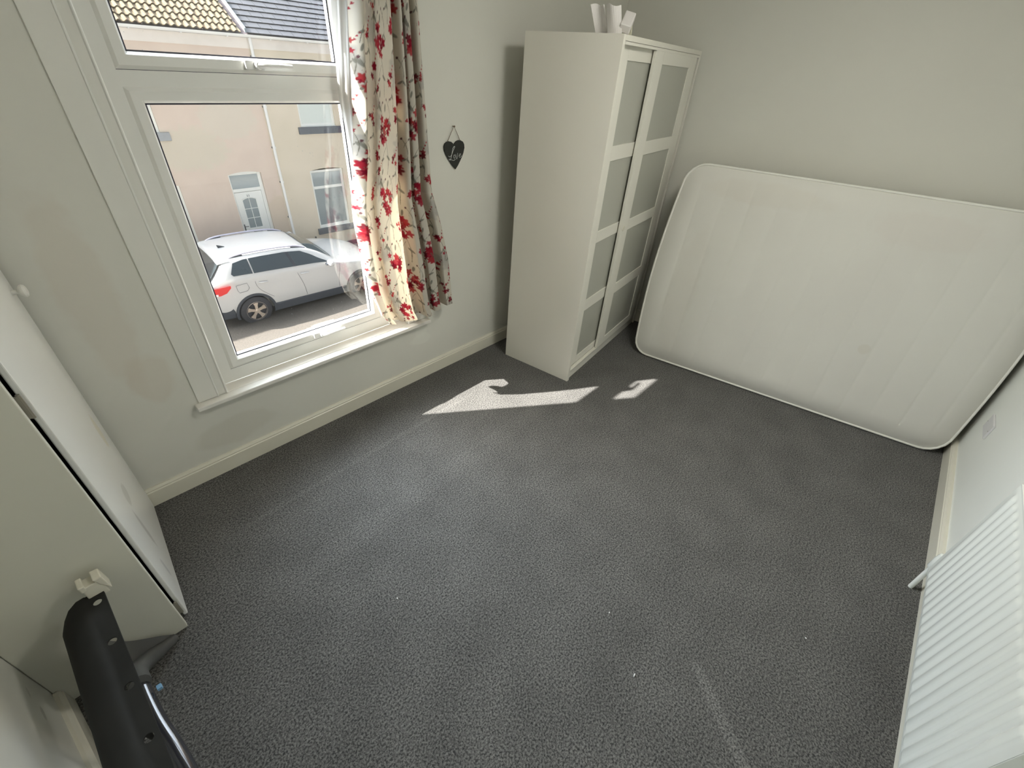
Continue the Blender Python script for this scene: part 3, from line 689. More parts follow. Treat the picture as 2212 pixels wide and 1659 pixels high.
# ================================================================== HEART PLAQUE
ht = empty('heart_plaque', (1.744,0,1.34)); tag(ht, 'dark slate heart plaque reading Love hanging from a nail on the wall by the curtain', 'plaque')
HEART = [(-0.0013,-0.0701),(-0.0208,-0.0522),(-0.0399,-0.0302),(-0.0663,0.0052),(-0.0784,0.0286),(-0.0801,0.0454),(-0.0745,0.0598),(-0.0614,0.068),(-0.0451,0.0703),(-0.0289,0.0671),(-0.0168,0.0587),(-0.01,0.0508),(-0.0048,0.0599),(0.0056,0.0678),(0.021,0.0721),(0.0379,0.0709),(0.0548,0.0635),(0.0634,0.0507),(0.0653,0.0333),(0.0574,0.0086),(0.0471,-0.0102),(0.0339,-0.0289),(0.0163,-0.0523)]
rim = [(x, z) for x, z in reversed(HEART)]
w = MB().prism([(x,-.003,z) for x, z in rim], [(x,-.010,z) for x, z in rim]); hp = w.build('heart', M['slate'], ht, bevel=.001)
w = MB(); w.tube([(-.0533,-.0065,.068),(-.030,-.010,.109),(-.0108,-.012,.1385),(.013,-.010,.103),(.035,-.0065,.070)], .0013, 6); w.build('string', M['string'], ht)
MB().lathe([(.0022,0),(.0022,-.014),(.005,-.015),(.004,-.018),(0,-.0185)], (-.0108,0,.1385), 'y', 12).build('nail', M['string'], ht, smooth=True)
letters = [  # the word Love in flowing script (x, z), metres
 [(-0.0514,0.0004),(-0.0419,-0.005),(-0.0306,0.0028),(-0.0161,0.0266),(-0.0061,0.0412),(-0.0096,0.0442),(-0.0187,0.0363),(-0.0262,0.014),(-0.0314,-0.0067),(-0.0396,-0.0205),(-0.0484,-0.0174),(-0.0436,-0.015),(-0.0312,-0.0202),(-0.0145,-0.0243),(-0.0031,-0.0184)],
 [(-0.0111,0.0034),(-0.0155,-0.004),(-0.0137,-0.0118),(-0.0072,-0.0132),(-0.0034,-0.0048),(-0.0077,0.0028),(-0.0111,0.0034)],
 [(0.0002,0.0056),(0.0036,-0.0072),(0.0068,-0.0191),(0.0118,-0.0078),(0.0144,0.0104)],
 [(0.0227,-0.0056),(0.0342,-0.0006),(0.0357,0.0052),(0.0286,0.0047),(0.0239,-0.0047),(0.0283,-0.0119),(0.037,-0.0105),(0.0434,-0.0041)]]
w = MB()
def smoothp(p, k=4):
    out = []
    for i in range(len(p)-1):
        p0, p1, p2, p3 = p[max(i-1,0)], p[i], p[i+1], p[min(i+2,len(p)-1)]
        for j in range(k):
            t_ = j/k
            out.append(tuple(.5*((2*b)+(-a+c)*t_+(2*a-5*b+4*c-d)*t_*t_+(-a+3*b-3*c+d)*t_**3) for a, b, c, d in zip(p0, p1, p2, p3)))
    out.append(p[-1]); return out
for s_ in letters: w.tube([(x,-.0102,z) for x, z in smoothp(s_)], .00115 if len(s_) > 10 else .0009, 6)
w.build('lettering', M['chalk'], hp)

# ================================================================== BED FRAME pieces
bed = empty('bed_frame', (-.33,-1.1,0)); tag(bed, 'black metal bed frame with a drilled side rail standing by the left wall', 'bed frame')
binv = Matrix.Translation((.33,1.1,0))
def bp_(mb, name, m, parent=None, **k):
    o = mb.build(name, m, None, **k); o.parent = parent or bed
    if parent is None: o.matrix_parent_inverse = binv
    return o
RZ = .450
bx = Vector((.024,-1,0)).normalized(); bu = Vector((-bx.y, bx.x, 0)); bu = bu if bu.x > 0 else -bu     # along, to the right
b0 = Vector((-.289,-.765,0))
# cross-section: t = distance left of right edge, z drop
prof = [(0,-.008),(0,0),(.040,0),(.043,.0025),(.060,.003),(.080,.001),(.096,-.006),(.109,-.020),(.115,-.045),(.115,-.075)]
prof2 = [(.111,-.075),(.108,-.047),(.098,-.011),(.084,-.003),(.060,-.0005),(.046,-.001),(.041,-.004),(.004,-.004),(.003,-.008)]
def rsect(y_, shrink=0.0, back=0.0):
    out = []
    for a_, z_ in prof+prof2:
        cut = back*(max(0, a_-.05)/.065)**2        # rounded outer corner at the end
        p = b0 + bx*(y_+cut) - bu*a_; out.append((p.x, p.y, RZ+z_-(cut*.25)))
    return out
w = MB(); secs = [rsect(0, back=.060), rsect(.03, back=.030), rsect(.07)] + [rsect(q) for q in (.2,.35,.5,.65,.80,.95)]
n = len(secs[0])
w.add([p for s_ in secs for p in s_], [(i*n+k, i*n+(k+1) % n, (i+1)*n+(k+1) % n, (i+1)*n+k) for i in range(len(secs)-1) for k in range(n)] + [tuple(range(n)), tuple((len(secs)-1)*n+k for k in range(n))])
rail = bp_(w, 'side_rail', M['black'], smooth=True)
# punch the holes
hc = MB()
for k in range(6):
    p = b0 + bx*(.040+.1535*k) - bu*.020
    hc.lathe([(.0105,RZ-.03),(.0105,RZ+.03)], (p.x,p.y,0), 'z', 20)
cut = hc.build('cutter', None)
md = rail.modifiers.new('b', 'BOOLEAN'); md.object = cut; md.operation = 'DIFFERENCE'; md.solver = 'EXACT'
rail.modifiers.move(len(rail.modifiers)-1, 0)
def apply_mods(o):
    dg = bpy.context.evaluated_depsgraph_get(); dg.update()
    me = bpy.data.meshes.new_from_object(o.evaluated_get(dg)); o.modifiers.clear(); o.data = me
apply_mods(rail); bpy.data.objects.remove(cut)
# cream clip at the end
c0 = b0 + bx*.006 - bu*.004
w = MB()
def bl(a_, t_, z_): p = b0 + bx*a_ - bu*t_; return (p.x, p.y, RZ+z_)
w.prism([bl(-.022,-.012,-.014),bl(.014,-.012,-.014),bl(.014,.034,-.014),bl(-.022,.034,-.014)], [bl(-.022,-.012,.046),bl(.014,-.012,.046),bl(.014,.034,.046),bl(-.022,.034,.046)])
w.prism([bl(-.024,-.020,-.004),bl(.016,-.020,-.004),bl(.016,-.004,.030),bl(-.024,-.004,.030)], [bl(-.024,-.016,.058),bl(.016,-.016,.058),bl(.016,.004,.060),bl(-.024,.004,.060)])
w.prism([bl(-.024,.024,.036),bl(.016,.024,.036),bl(.016,.036,.030),bl(-.024,.036,.030)], [bl(-.024,.024,.056),bl(.016,.024,.056),bl(.016,.038,.056),bl(-.024,.038,.056)])
bp_(w, 'end_clip', M['cap'], bevel=.003)
# curved foot flaring to the carpet and shiny lower tube
path = [(-.242,-.735,.018),(-.262,-.750,.026),(-.292,-.772,.048),(-.318,-.802,.080),(-.334,-.840,.120),(-.338,-.885,.160),(-.334,-.94,.185)]
bp_(MB().tube([Vector(p) for p in smoothp([tuple(p) for p in path], 4)], [.014+.014*min(1, i/12) for i in range(25)], 14), 'curved_foot', M['grey_leg'], smooth=True)
web = MB(); A_ = smoothp([(-.245,-.728,.030),(-.275,-.728,.065),(-.310,-.732,.105),(-.345,-.740,.16),(-.372,-.75,.24),(-.385,-.76,.37)], 5); B2 = smoothp([(-.250,-.738,.012),(-.290,-.765,.030),(-.322,-.80,.062),(-.345,-.84,.12),(-.375,-.86,.24),(-.388,-.86,.37)], 5)
web.grid([A_, B2]); web.grid([[(p[0]-.006,p[1],p[2]-.006) for p in B2], [(p[0]-.006,p[1],p[2]-.006) for p in A_]])
bp_(web, 'foot_web', M['grey_leg'], smooth=True)
tb = smoothp([(-.336,-.90,.165),(-.334,-.98,.17),(-.326,-1.08,.175),(-.312,-1.18,.178),(-.300,-1.30,.18),(-.285,-1.50,.18),(-.27,-1.75,.18)], 4)
bp_(MB().tube(tb, .021, 16), 'lower_tube', M['black_gloss'], smooth=True)
for y_ in (-1.05,-1.72):
    k_ = [(-.385,y_,RZ-.07),(-.378,y_,.30),(-.36,y_,.10),(-.35,y_,.0)]
    bp_(MB().tube(smoothp(k_), .014, 12), 'leg', M['black'], smooth=True)
    w = MB(); w.tube([(-.37,y_,.18),(-.325 if y_ > -1.2 else -.275,y_,.18)], .012, 10); bp_(w, 'cross_bar', M['black'], smooth=True)
bp_(MB().box(-.304,-.292,-.990,-.976,.172,.184), 'blue_tab', M['blue'])

# ================================================================== bits on the carpet
for i, (x, y, l, a_, lab) in enumerate([(.838,-2.004,.012,.2,'white plastic crumb on the carpet left of the pale pressed stripe'),
        (.404,-1.169,.006,1.2,'tiny white fleck on the carpet at the left of the open floor'),
        (.966,-1.8145,.005,.4,'tiny white fleck on the carpet just above the white crumb'),
        (1.437,-2.429,.006,.9,'tiny white fleck on the carpet nearest the radiator')]):
    o = MB().tube([(-l/2,0,.0025),(-l/6,0,.0032),(l/6,.0005,.0032),(l/2,0,.0025)], [.0012,.002,.002,.0012], 8).build('carpet_fleck', M['bit'])
    o.location = (x,y,0); o.rotation_euler = (0,0,a_); tag(o, lab, 'lint')
for pts, lab in [([(.195,-.030,.004),(.205,-.05,.012),(.235,-.06,.006),(.27,-.052,.004)], 'dark loose carpet thread curling at the skirting below the left end of the sill'),
                 ([(.95,-.10,.004),(.975,-.115,.010),(.99,-.11,.004)], 'short dark thread on the carpet below the window middle')]:
    o = MB().tube(smoothp(pts), .0009, 5).build('carpet_thread', M['hair']); tag(o, lab, 'thread')

# ================================================================== STREET
GZ, FY = -3.35, 11.2
M['asphalt'] = mat('asphalt', (.10,.089,.076), .9, .2, noise=.25, nscale=35, bump=.4, bscale=150)
M['paving'] = mat('pavement', (.36,.34,.31), .9, .2, noise=.15, nscale=12)
M['kerb'] = mat('kerb_stone', (.33,.33,.33), .8, .2, noise=.1, nscale=15)
tag(MB().box(-14, 20, 1.7, 9.95, GZ-.1, GZ).build('road', M['asphalt']), kind='structure')
tag(MB().box(-14, 20, .27, 1.6, GZ-.1, GZ+.12).build('near_pavement', M['paving']), kind='structure')
tag(MB().box(-14, 20, 10.08, FY, GZ-.1, GZ+.12).build('far_pavement', M['paving']), kind='structure')
tag(MB().box(-14, 20, 9.95, 10.08, GZ-.1, GZ+.13).build('kerb', M['kerb']), kind='structure')
tag(MB().box(-14, 20, 1.6, 1.7, GZ-.1, GZ+.13).build('kerb', M['kerb']), kind='structure')

M['render_pink'] = mat('pinkish_render', (.68,.56,.47), .9, .15, col2=(.62,.50,.42), nscale=1.6, bump=.3, bscale=60, stains=[((3.3,FY,-.3), (.9,9,.5), (.60,.55,.44), .7), ((5.0,FY,-2.1), (.35,9,.7), (.58,.48,.36), .6), ((4.3,FY,.3), (.7,9,.5), (.62,.57,.47), .6)])
M['render_cream'] = mat('cream_render', (.70,.61,.49), .9, .15, col2=(.64,.56,.44), nscale=1.5, bump=.3, bscale=60)
M['band'] = mat('pale_band_render', (.78,.72,.66), .9, .15, col2=(.70,.64,.58), nscale=3)
M['gutter'] = mat('white_gutter', (.80,.79,.76), .4, .4)
M['stone'] = mat('dark_stone_sill', (.13,.14,.16), .7, .3, noise=.2, nscale=20)
M['stone2'] = mat('grey_stone_sill', (.36,.37,.38), .7, .3, noise=.1, nscale=20)
M['dglass'] = mat('house_window_glass', (.26,.30,.31), .06, .6)
M['net'] = mat('pale_net_curtain', (.66,.70,.66), .9)
M['num'] = mat('dark_number', (.05,.05,.06), .5)

def house(label, x0, x1, rm, openings, roof_kind):
    """openings: (x0,x1,z0,z1,arch) cut out of the front wall"""
    r = empty('terraced_house', ((x0+x1)/2, FY, GZ+.12)); tag(r, label, 'house')
    inv = Matrix.Translation((-(x0+x1)/2, -FY, -(GZ+.12)))
    def hp(mb, name, m, parent=None, **k):
        o = mb.build(name, m, None, **k); o.parent = parent or r
        if parent is None: o.matrix_parent_inverse = inv
        return o
    D = .12
    w = MB(); zb, zt = GZ+.12, 2.0
    # front wall as columns between openings
    xs_ = sorted({x0, x1, *[a for o_ in openings for a in o_[:2]]})
    for a, b in zip(xs_, xs_[1:]):
        hol = sorted([(o_[2], o_[3], o_) for o_ in openings if o_[0] <= a+1e-6 and o_[1] >= b-1e-6], key=lambda q: q[0])
        z = zb
        for h0, h1, o_ in hol:
            if h0 > z: w.box(a, b, FY, FY+D, z, h0)
            # arch filling above the opening
            n = 10; rise = o_[4]; ox0, ox1 = o_[0], o_[1]
            P0 = []
            for k in range(n+1):
                x = ox0+(ox1-ox0)*k/n; P0.append((x, h1+rise*(1-((x-(ox0+ox1)/2)/((ox1-ox0)/2))**2)))
            for k in range(n):
                (xa_, za), (xb_, zb2) = P0[k], P0[k+1]; zt_ = h1+rise+.0001
                w.prism([(xa_,FY,za),(xb_,FY,zb2),(xb_,FY,zt_),(xa_,FY,zt_)], [(xa_,FY+D,za),(xb_,FY+D,zb2),(xb_,FY+D,zt_),(xa_,FY+D,zt_)])
            z = h1+rise
        w.box(a, b, FY, FY+D, z, zt)
    w.box(x0, x1, FY+D+.5, FY+D+.6, zb, zt); w.box(x0, x0+.1, FY+D, FY+7.5, zb, zt); w.box(x1-.1, x1, FY+D, FY+7.5, zb, zt)
    hp(w, 'front_wall', rm)
    hp(MB().box(x0+.002, x1-.002, FY-.028, FY-.001, 1.695, 1.90), 'eaves_band', M['band'])
    g = MB(); prof = [(-.055,0),(-.05,-.03),(-.03,-.052),(0,-.06),(.03,-.052),(.05,-.03),(.055,0)]
    g.grid([[(x0, FY-.085+a, 1.955+b) for a, b in prof], [(x1, FY-.085+a, 1.955+b) for a, b in prof]])
    g.grid([[(x0, FY-.085+a*.93, 1.956+b*.9) for a, b in prof], [(x1, FY-.085+a*.93, 1.956+b*.9) for a, b in prof]])
    x = x0+.5
    while x < x1: g.box(x-.012, x+.012, FY-.145, FY-.03, 1.885, 1.905); x += .9
    hp(g, 'gutter', M['gutter'], smooth=True)
    # roof
    pit = math.radians(31.5); c_, s_ = math.cos(pit), math.sin(pit); y0, z0 = FY-.10, 1.985
    base = MB().prism([(x0,y0,z0-.09),(x1,y0,z0-.09),(x1,y0+4.0*c_,z0-.09+4.0*s_),(x0,y0+4.0*c_,z0-.09+4.0*s_)], [(x0,y0,z0-.03),(x1,y0,z0-.03),(x1,y0+4.0*c_,z0-.03+4.0*s_),(x0,y0+4.0*c_,z0-.03+4.0*s_)])
    base.prism([(x0,y0+4.0*c_,z0-.09+4.0*s_),(x1,y0+4.0*c_,z0-.09+4.0*s_),(x1,y0+8.0*c_,z0-.09),(x0,y0+8.0*c_,z0-.09)], [(x0,y0+4.0*c_,z0-.03+4.0*s_),(x1,y0+4.0*c_,z0-.03+4.0*s_),(x1,y0+8.0*c_,z0-.03),(x0,y0+8.0*c_,z0-.03)])
    hp(base, 'roof', roof_kind[0]); T = MB()
    gauge = .207
    if roof_kind[1] == 'pantile':
        pit_x = .1335; nx = int((x1-x0)/pit_x)
        for row in range(19):
            L0, L1 = row*gauge-.03, (row+1)*gauge+.02
            pts = []
            for k in range(nx*8+1):
                q = (k % 8)/8; x = x0+k*pit_x/8
                wv = .030*(max(0, math.sin(PI*min(1, q/.62))) if q < .62 else -.22*math.sin(PI*(q-.62)/.38))
                pts.append((x, wv))
            def rp_(x, h, l): return (x, y0+l*c_-h*s_, z0+l*s_+h*c_)
            T.grid([[rp_(x, h+.034-.02, L0) for x, h in pts], [rp_(x, h+.034, L0) for x, h in pts], [rp_(x, h+.006, L1) for x, h in pts]])
    else:
        for row in range(19):
            off = (row % 2)*.137; x = x0+off-.274
            while x < x1:
                xa_, xb_ = max(x0, x+.004), min(x1, x+.270)
                if xb_-xa_ > .02:
                    L0, L1 = row*gauge-.02, (row+1)*gauge+.03
                    q = []
                    for l, h in ((L0,.010),(L0,.024),(L1,.004),(L1,-.004)): q.append((y0+l*c_-h*s_, z0+l*s_+h*c_))
                    T.prism([(xa_, a, b) for a, b in q], [(xb_, a, b) for a, b in q])
                x += .274
    hp(T, 'roof_tiles', roof_kind[2])
    def window(x0_, x1_, z0_, z1_, sillm, transom=None, glass=None):
        f = MB(); y = FY+.055; t_ = .055
        f.ring((x0_, x1_, z0_, z1_), [(0,y+.04),(0,y),(t_,y),(t_+.012,y+.012),(t_+.012,y+.03)])
        if transom: f.box(x0_+.05, x1_-.05, y, y+.03, transom-.035, transom+.035)
        fo = hp(f, 'window', M['upvc'])
        g = MB().box(x0_+.05, x1_-.05, y+.018, y+.024, z0_+.05, z1_-.05); o = g.build('pane', glass or M['dglass'], None); o.parent = fo
        s2 = MB().box(x0_-.09, x1_+.16, FY-.06, FY+.06, z0_-.175, z0_-.012); o = s2.build('window_sill', sillm, None, bevel=.006); o.parent = fo
        s3 = MB().box(x0_, x1_, FY+.01, FY+.06, z0_-.012, z0_); o = s3.build('sill_lip', M['upvc'], None); o.parent = fo
        return fo
    return r, hp, window
M['pantile'] = mat('weathered_pantile', (.155,.135,.085), .9, .1, col2=(.12,.082,.055), nscale=9, bump=.2, bscale=30)
M['slate_roof'] = mat('blue_grey_roof_slate', (.050,.051,.060), .7, .2, noise=.2, nscale=3)
M['roof_base'] = mat('roof_underlay', (.10,.08,.09), .9)
ops = [(1.85,2.83,-2.50,-1.03,.05),(1.85,2.83,.07,1.50,.06),(3.925,4.725,GZ+.12,-.905,.05)]
h1, hp1, wn1 = house('pinkish rendered terraced house across the street with clay pantiles and a white front door', -3.0, 5.14, M['render_pink'], ops, (M['roof_base'],'pantile',M['pantile']))
wn1(1.85,2.83,-2.46,-1.01, M['stone2'], -1.48, M['net']); wn1(1.85,2.83,.09,1.52, M['stone2'], 1.1, M['net'])
h2, hp2, wn2 = house('cream rendered terraced house across the street with a grey slate roof', 5.14, 13.5, M['render_cream'], [(6.03,7.03,-2.60,-1.0,.05),(6.03,7.03,.06,1.50,.06)], (M['roof_base'],'slate',M['slate_roof']))
wn2(6.03,7.03,-2.57,-1.0, M['stone'], -1.46); wn2(6.03,7.03,.09,1.52, M['stone'], 1.1, M['net'])
# verge strip between the roofs
pit = math.radians(31.5); c_, s_ = math.cos(pit), math.sin(pit)
v = MB(); y0, z0 = FY-.12, 1.985
v.prism([(5.105,y0,z0),(5.14,y0,z0),(5.14,y0+4.0*c_,z0+4.0*s_),(5.105,y0+4.0*c_,z0+4.0*s_)], [(5.105,y0,z0+.085),(5.14,y0,z0+.085),(5.14,y0+4.0*c_,z0+.085+4.0*s_),(5.105,y0+4.0*c_,z0+.085+4.0*s_)])
M['verge'] = mat('pale_verge', (.24,.29,.31), .5)
hp1(v, 'roof_verge', M['verge'])
# downpipe
d = MB(); d.tube([(5.19,FY-.07,1.90),(5.19,FY-.06,1.6),(5.18,FY-.055,-.6),(5.20,FY-.055,-3.15)], .034, 14)
dp = hp2(d, 'downpipe', M['gutter'], smooth=True)
for z in (1.55,.55,-.35,-1.18,-2.1):
    o = MB().lathe([(.040,z-.02),(.042,z-.018),(.042,z+.018),(.040,z+.02)], (5.19,FY-.057,0), 'z', 14).build('pipe_clip', M['gutter']); o.parent = dp
    o = MB().box(5.145,5.165,FY-.045,FY,z-.02,z+.02).build('pipe_bracket', M['num']); o.parent = dp
hp2(MB().tube([(5.815,FY-.03,-3.1),(5.815,FY-.03,-2.78)], .022, 10), 'vent_pipe', M['num'], smooth=True)
hp2(MB().box(5.3,13.4,FY-.05,FY-.001,GZ+.121,GZ+.24), 'base_plinth', M['stone'])
# front door
dy = FY+.06
f = MB(); f.box(3.926,3.965,dy,dy+.05,GZ+.14,-.90); f.box(4.640,4.724,dy,dy+.05,GZ+.14,-.90); f.box(3.965,4.640,dy,dy+.05,-1.335,-1.255); f.box(3.965,4.640,dy,dy+.05,-.935,-.86); f.box(3.926,4.724,dy,dy+.05,GZ+.13,GZ+.17)
df_ = hp1(f, 'front_door', M['upvc'], bevel=.005)
def dsub(mb, name, m, **k): o = mb.build(name, m, None, **k); o.parent = df_; return o
dsub(MB().box(3.965,4.640,dy+.02,dy+.025,-1.255,-.935), 'transom_pane', M['dglass'])
lf = MB()
lf.box(3.970,4.125,dy+.012,dy+.045,GZ+.175,-1.345); lf.box(4.455,4.635,dy+.012,dy+.045,GZ+.175,-1.345)
lf.box(4.125,4.455,dy+.012,dy+.045,GZ+.175,-2.255)
n = 10; arch = [(4.125+.33*k/n, -1.545+.045*(1-((k/n-.5)/.5)**2)) for k in range(n+1)]
for (a, b), (c2, d2_) in zip(arch, arch[1:]): lf.prism([(a,dy+.012,b),(c2,dy+.012,d2_),(c2,dy+.012,-1.345),(a,dy+.012,-1.345)], [(a,dy+.045,b),(c2,dy+.045,d2_),(c2,dy+.045,-1.345),(a,dy+.045,-1.345)])
dsub(lf, 'door_leaf', M['upvc'])
dsub(MB().box(4.12,4.46,dy+.028,dy+.032,-2.26,-1.50), 'door_pane', M['dglass'])
gb = MB(); gb.box(4.283,4.297,dy+.018,dy+.028,-2.255,-1.50)
for z in (-1.765,-2.005): gb.box(4.125,4.455,dy+.018,dy+.028,z-.007,z+.007)
gb.box(4.09,4.49,dy+.004,dy+.012,-2.30,-2.255)
ar = [(4.105+.37*k/n, dy+.008, -1.53+.05*(1-((k/n-.5)/.5)**2)) for k in range(n+1)]; gb.tube(ar, .009, 6)
dsub(gb, 'glazing_bars', M['upvc'])
dsub(MB().box(4.185,4.415,dy+.002,dy+.012,-2.40,-2.345), 'letterbox', M['num'], bevel=.003)
hh = MB(); hh.box(3.985,4.010,dy+.002,dy+.012,-2.33,-2.14); hh.tube([(3.998,dy,-2.19),(3.998,dy-.03,-2.19),(4.09,dy-.035,-2.19)], .008, 8); dsub(hh, 'door_handle', M['num'])
fc = bpy.data.curves.new('number', 'FONT'); fc.body = '33'; fc.size = .075; fc.extrude = .003; fc.align_x = 'CENTER'; fc.space_character = 1.15
tmp = bpy.data.objects.new('tmp', fc); COL.objects.link(tmp)
dg = bpy.context.evaluated_depsgraph_get(); dg.update(); me = bpy.data.meshes.new_from_object(tmp.evaluated_get(dg)); bpy.data.objects.remove(tmp)
no = bpy.data.objects.new('house_number', me); COL.objects.link(no); me.materials.clear(); me.materials.append(M['num'])
no.location = (4.285,dy+.010,-1.468); no.rotation_euler = (PI/2,0,0); no.parent = df_

# ------------------------------------------------------------------ car
M['paint'] = mat('white_car_paint', (.47,.465,.46), .22, .5, coat=.6)
M['cglass'] = mat('dark_car_glass', (.025,.035,.04), .03, .9, coat=.5)
M['plastic'] = mat('black_car_plastic', (.045,.05,.06), .55, .3)
M['tyre'] = mat('tyre_rubber', (.035,.035,.04), .8)
M['alloy'] = mat('alloy_wheel', (.62,.52,.43), .3, .5, metal=.55)
M['red'] = mat('red_lamp', (.62,.02,.02), .12, .6, coat=.5)
M['lampw'] = mat('clear_lamp', (.75,.70,.72), .12, .6, coat=.4)
M['rail'] = mat('silver_roof_rail', (.52,.50,.60), .35, metal=.6)
M['seam'] = mat('panel_gap', (.10,.10,.11), .8)
car = bpy.data.objects.new('car', None); COL.objects.link(car)
tag(car, 'white five-door estate SUV parked at the far kerb in front of the white door', 'car')
# local: x forward from rear axle, y left(+)/right(-), z up; near side is y=-.92
car.location = (2.80, 8.15+.92, GZ-.025); car.rotation_euler = (.075, .028, 0)
# stations: x, z of lower edge, centre top z, side-edge z (roof/hood edge), half width there, belt z, half width body
ST = [(-.86,.42,.98,.95,.66,.94,.74),(-.84,.36,1.05,1.02,.72,1.00,.80),(-.78,.32,1.10,1.07,.76,1.06,.85),(-.64,.30,1.19,1.15,.76,1.10,.885),(-.50,.28,1.34,1.30,.70,1.13,.90),(-.38,.27,1.475,1.425,.66,1.14,.91),(-.28,.27,1.51,1.455,.65,1.15,.915),(0,.26,1.53,1.475,.65,1.15,.92),
      (.4,.26,1.545,1.485,.65,1.14,.92),(.9,.26,1.54,1.48,.65,1.12,.92),(1.25,.26,1.51,1.45,.65,1.105,.92),(1.45,.26,1.46,1.40,.66,1.10,.92),(1.75,.26,1.31,1.26,.70,1.085,.92),(2.02,.26,1.15,1.11,.75,1.07,.92),(2.10,.26,1.10,1.07,.78,1.055,.92),
      (2.4,.27,1.06,1.03,.76,1.015,.915),(2.8,.28,1.01,.97,.72,.955,.90),(3.15,.30,.94,.89,.64,.87,.86),(3.35,.34,.80,.76,.60,.74,.78),(3.45,.42,.62,.60,.55,.58,.66)]
ST = [(x, zl, ze+.03+(zc-ze)*.6, ze+.03, we, zb+.045, wb) if -.6 < x < 1.9 else (x, zl, zc, ze, we, zb, wb) for x, zl, zc, ze, we, zb, wb in ST]
def sect(s_):
    x, zl, zc, ze, we, zb, wb = s_
    L = [(0,zl),(wb*.80,zl),(wb*.96,zl+.06),(wb*.995,zl+.20),(wb,min(.62,zb-.2)),(wb*.995,min(.80,zb-.12)),(wb*.985,zb-.10),(wb*.965,zb-.03),(wb*.945,zb),((wb*.945+we)/2+.012,(zb+ze)/2),(we,ze),(we*.93,ze+(zc-ze)*.45),(we*.75,ze+(zc-ze)*.72),(we*.4,ze+(zc-ze)*.94),(0,zc)]
    return L
b = MB(); rows = []
for s_ in ST:
    L = sect(s_); full = [(s_[0], -a, c) for a, c in L] + [(s_[0], a, c) for a, c in reversed(L[1:-1])]
    rows.append(full)
n = len(rows[0])
b.add([p for r in rows for p in r], [(i*n+k, i*n+(k+1) % n, (i+1)*n+(k+1) % n, (i+1)*n+k) for i in range(len(rows)-1) for k in range(n)] + [tuple(range(n)), tuple((len(rows)-1)*n+k for k in range(n))])
body = b.build('body', M['paint'])
bm = bmesh.new(); bm.from_mesh(body.data); bmesh.ops.remove_doubles(bm, verts=bm.verts, dist=.001); bmesh.ops.recalc_face_normals(bm, faces=bm.faces); bm.to_mesh(body.data); bm.free()
c = MB()
for x in (0,2.64):
    for sg in (-1,1):
        c.lathe([(.395,.62),(.395,1.2)] if sg > 0 else [(.395,-1.2),(.395,-.62)], (x,0,.335), 'y', 32)
cut = c.build('cutter', None)
sb = body.modifiers.new('s', 'SUBSURF'); sb.levels = 2; sb.render_levels = 2
md = body.modifiers.new('b', 'BOOLEAN'); md.object = cut; md.solver = 'EXACT'; md.operation = 'DIFFERENCE'
apply_mods(body); bpy.data.objects.remove(cut)
body.data.polygons.foreach_set('use_smooth', [True]*len(body.data.polygons)); es = body.modifiers.new('es', 'EDGE_SPLIT'); es.split_angle = math.radians(35)
body.parent = car
def cpart(mb, name, m, parent=None, **k): return mb.build(name, m, parent or car, **k)
def sidept(x, t_, out=.006, sg=-1):
    """point on the greenhouse side: t=0 belt, t=1 roof edge"""
    for s0, s1 in zip(ST, ST[1:]):
        if s0[0] <= x <= s1[0]:
            k = (x-s0[0])/(s1[0]-s0[0]); s_ = [a+(b_-a)*k for a, b_ in zip(s0, s1)]; break
    _, zl, zc, ze, we, zb, wb = s_
    y = wb*.945+(we-wb*.945)*t_+out+.010*math.sin(PI*t_); z = zb+(ze-zb)*t_
    return (x, sg*y, z)
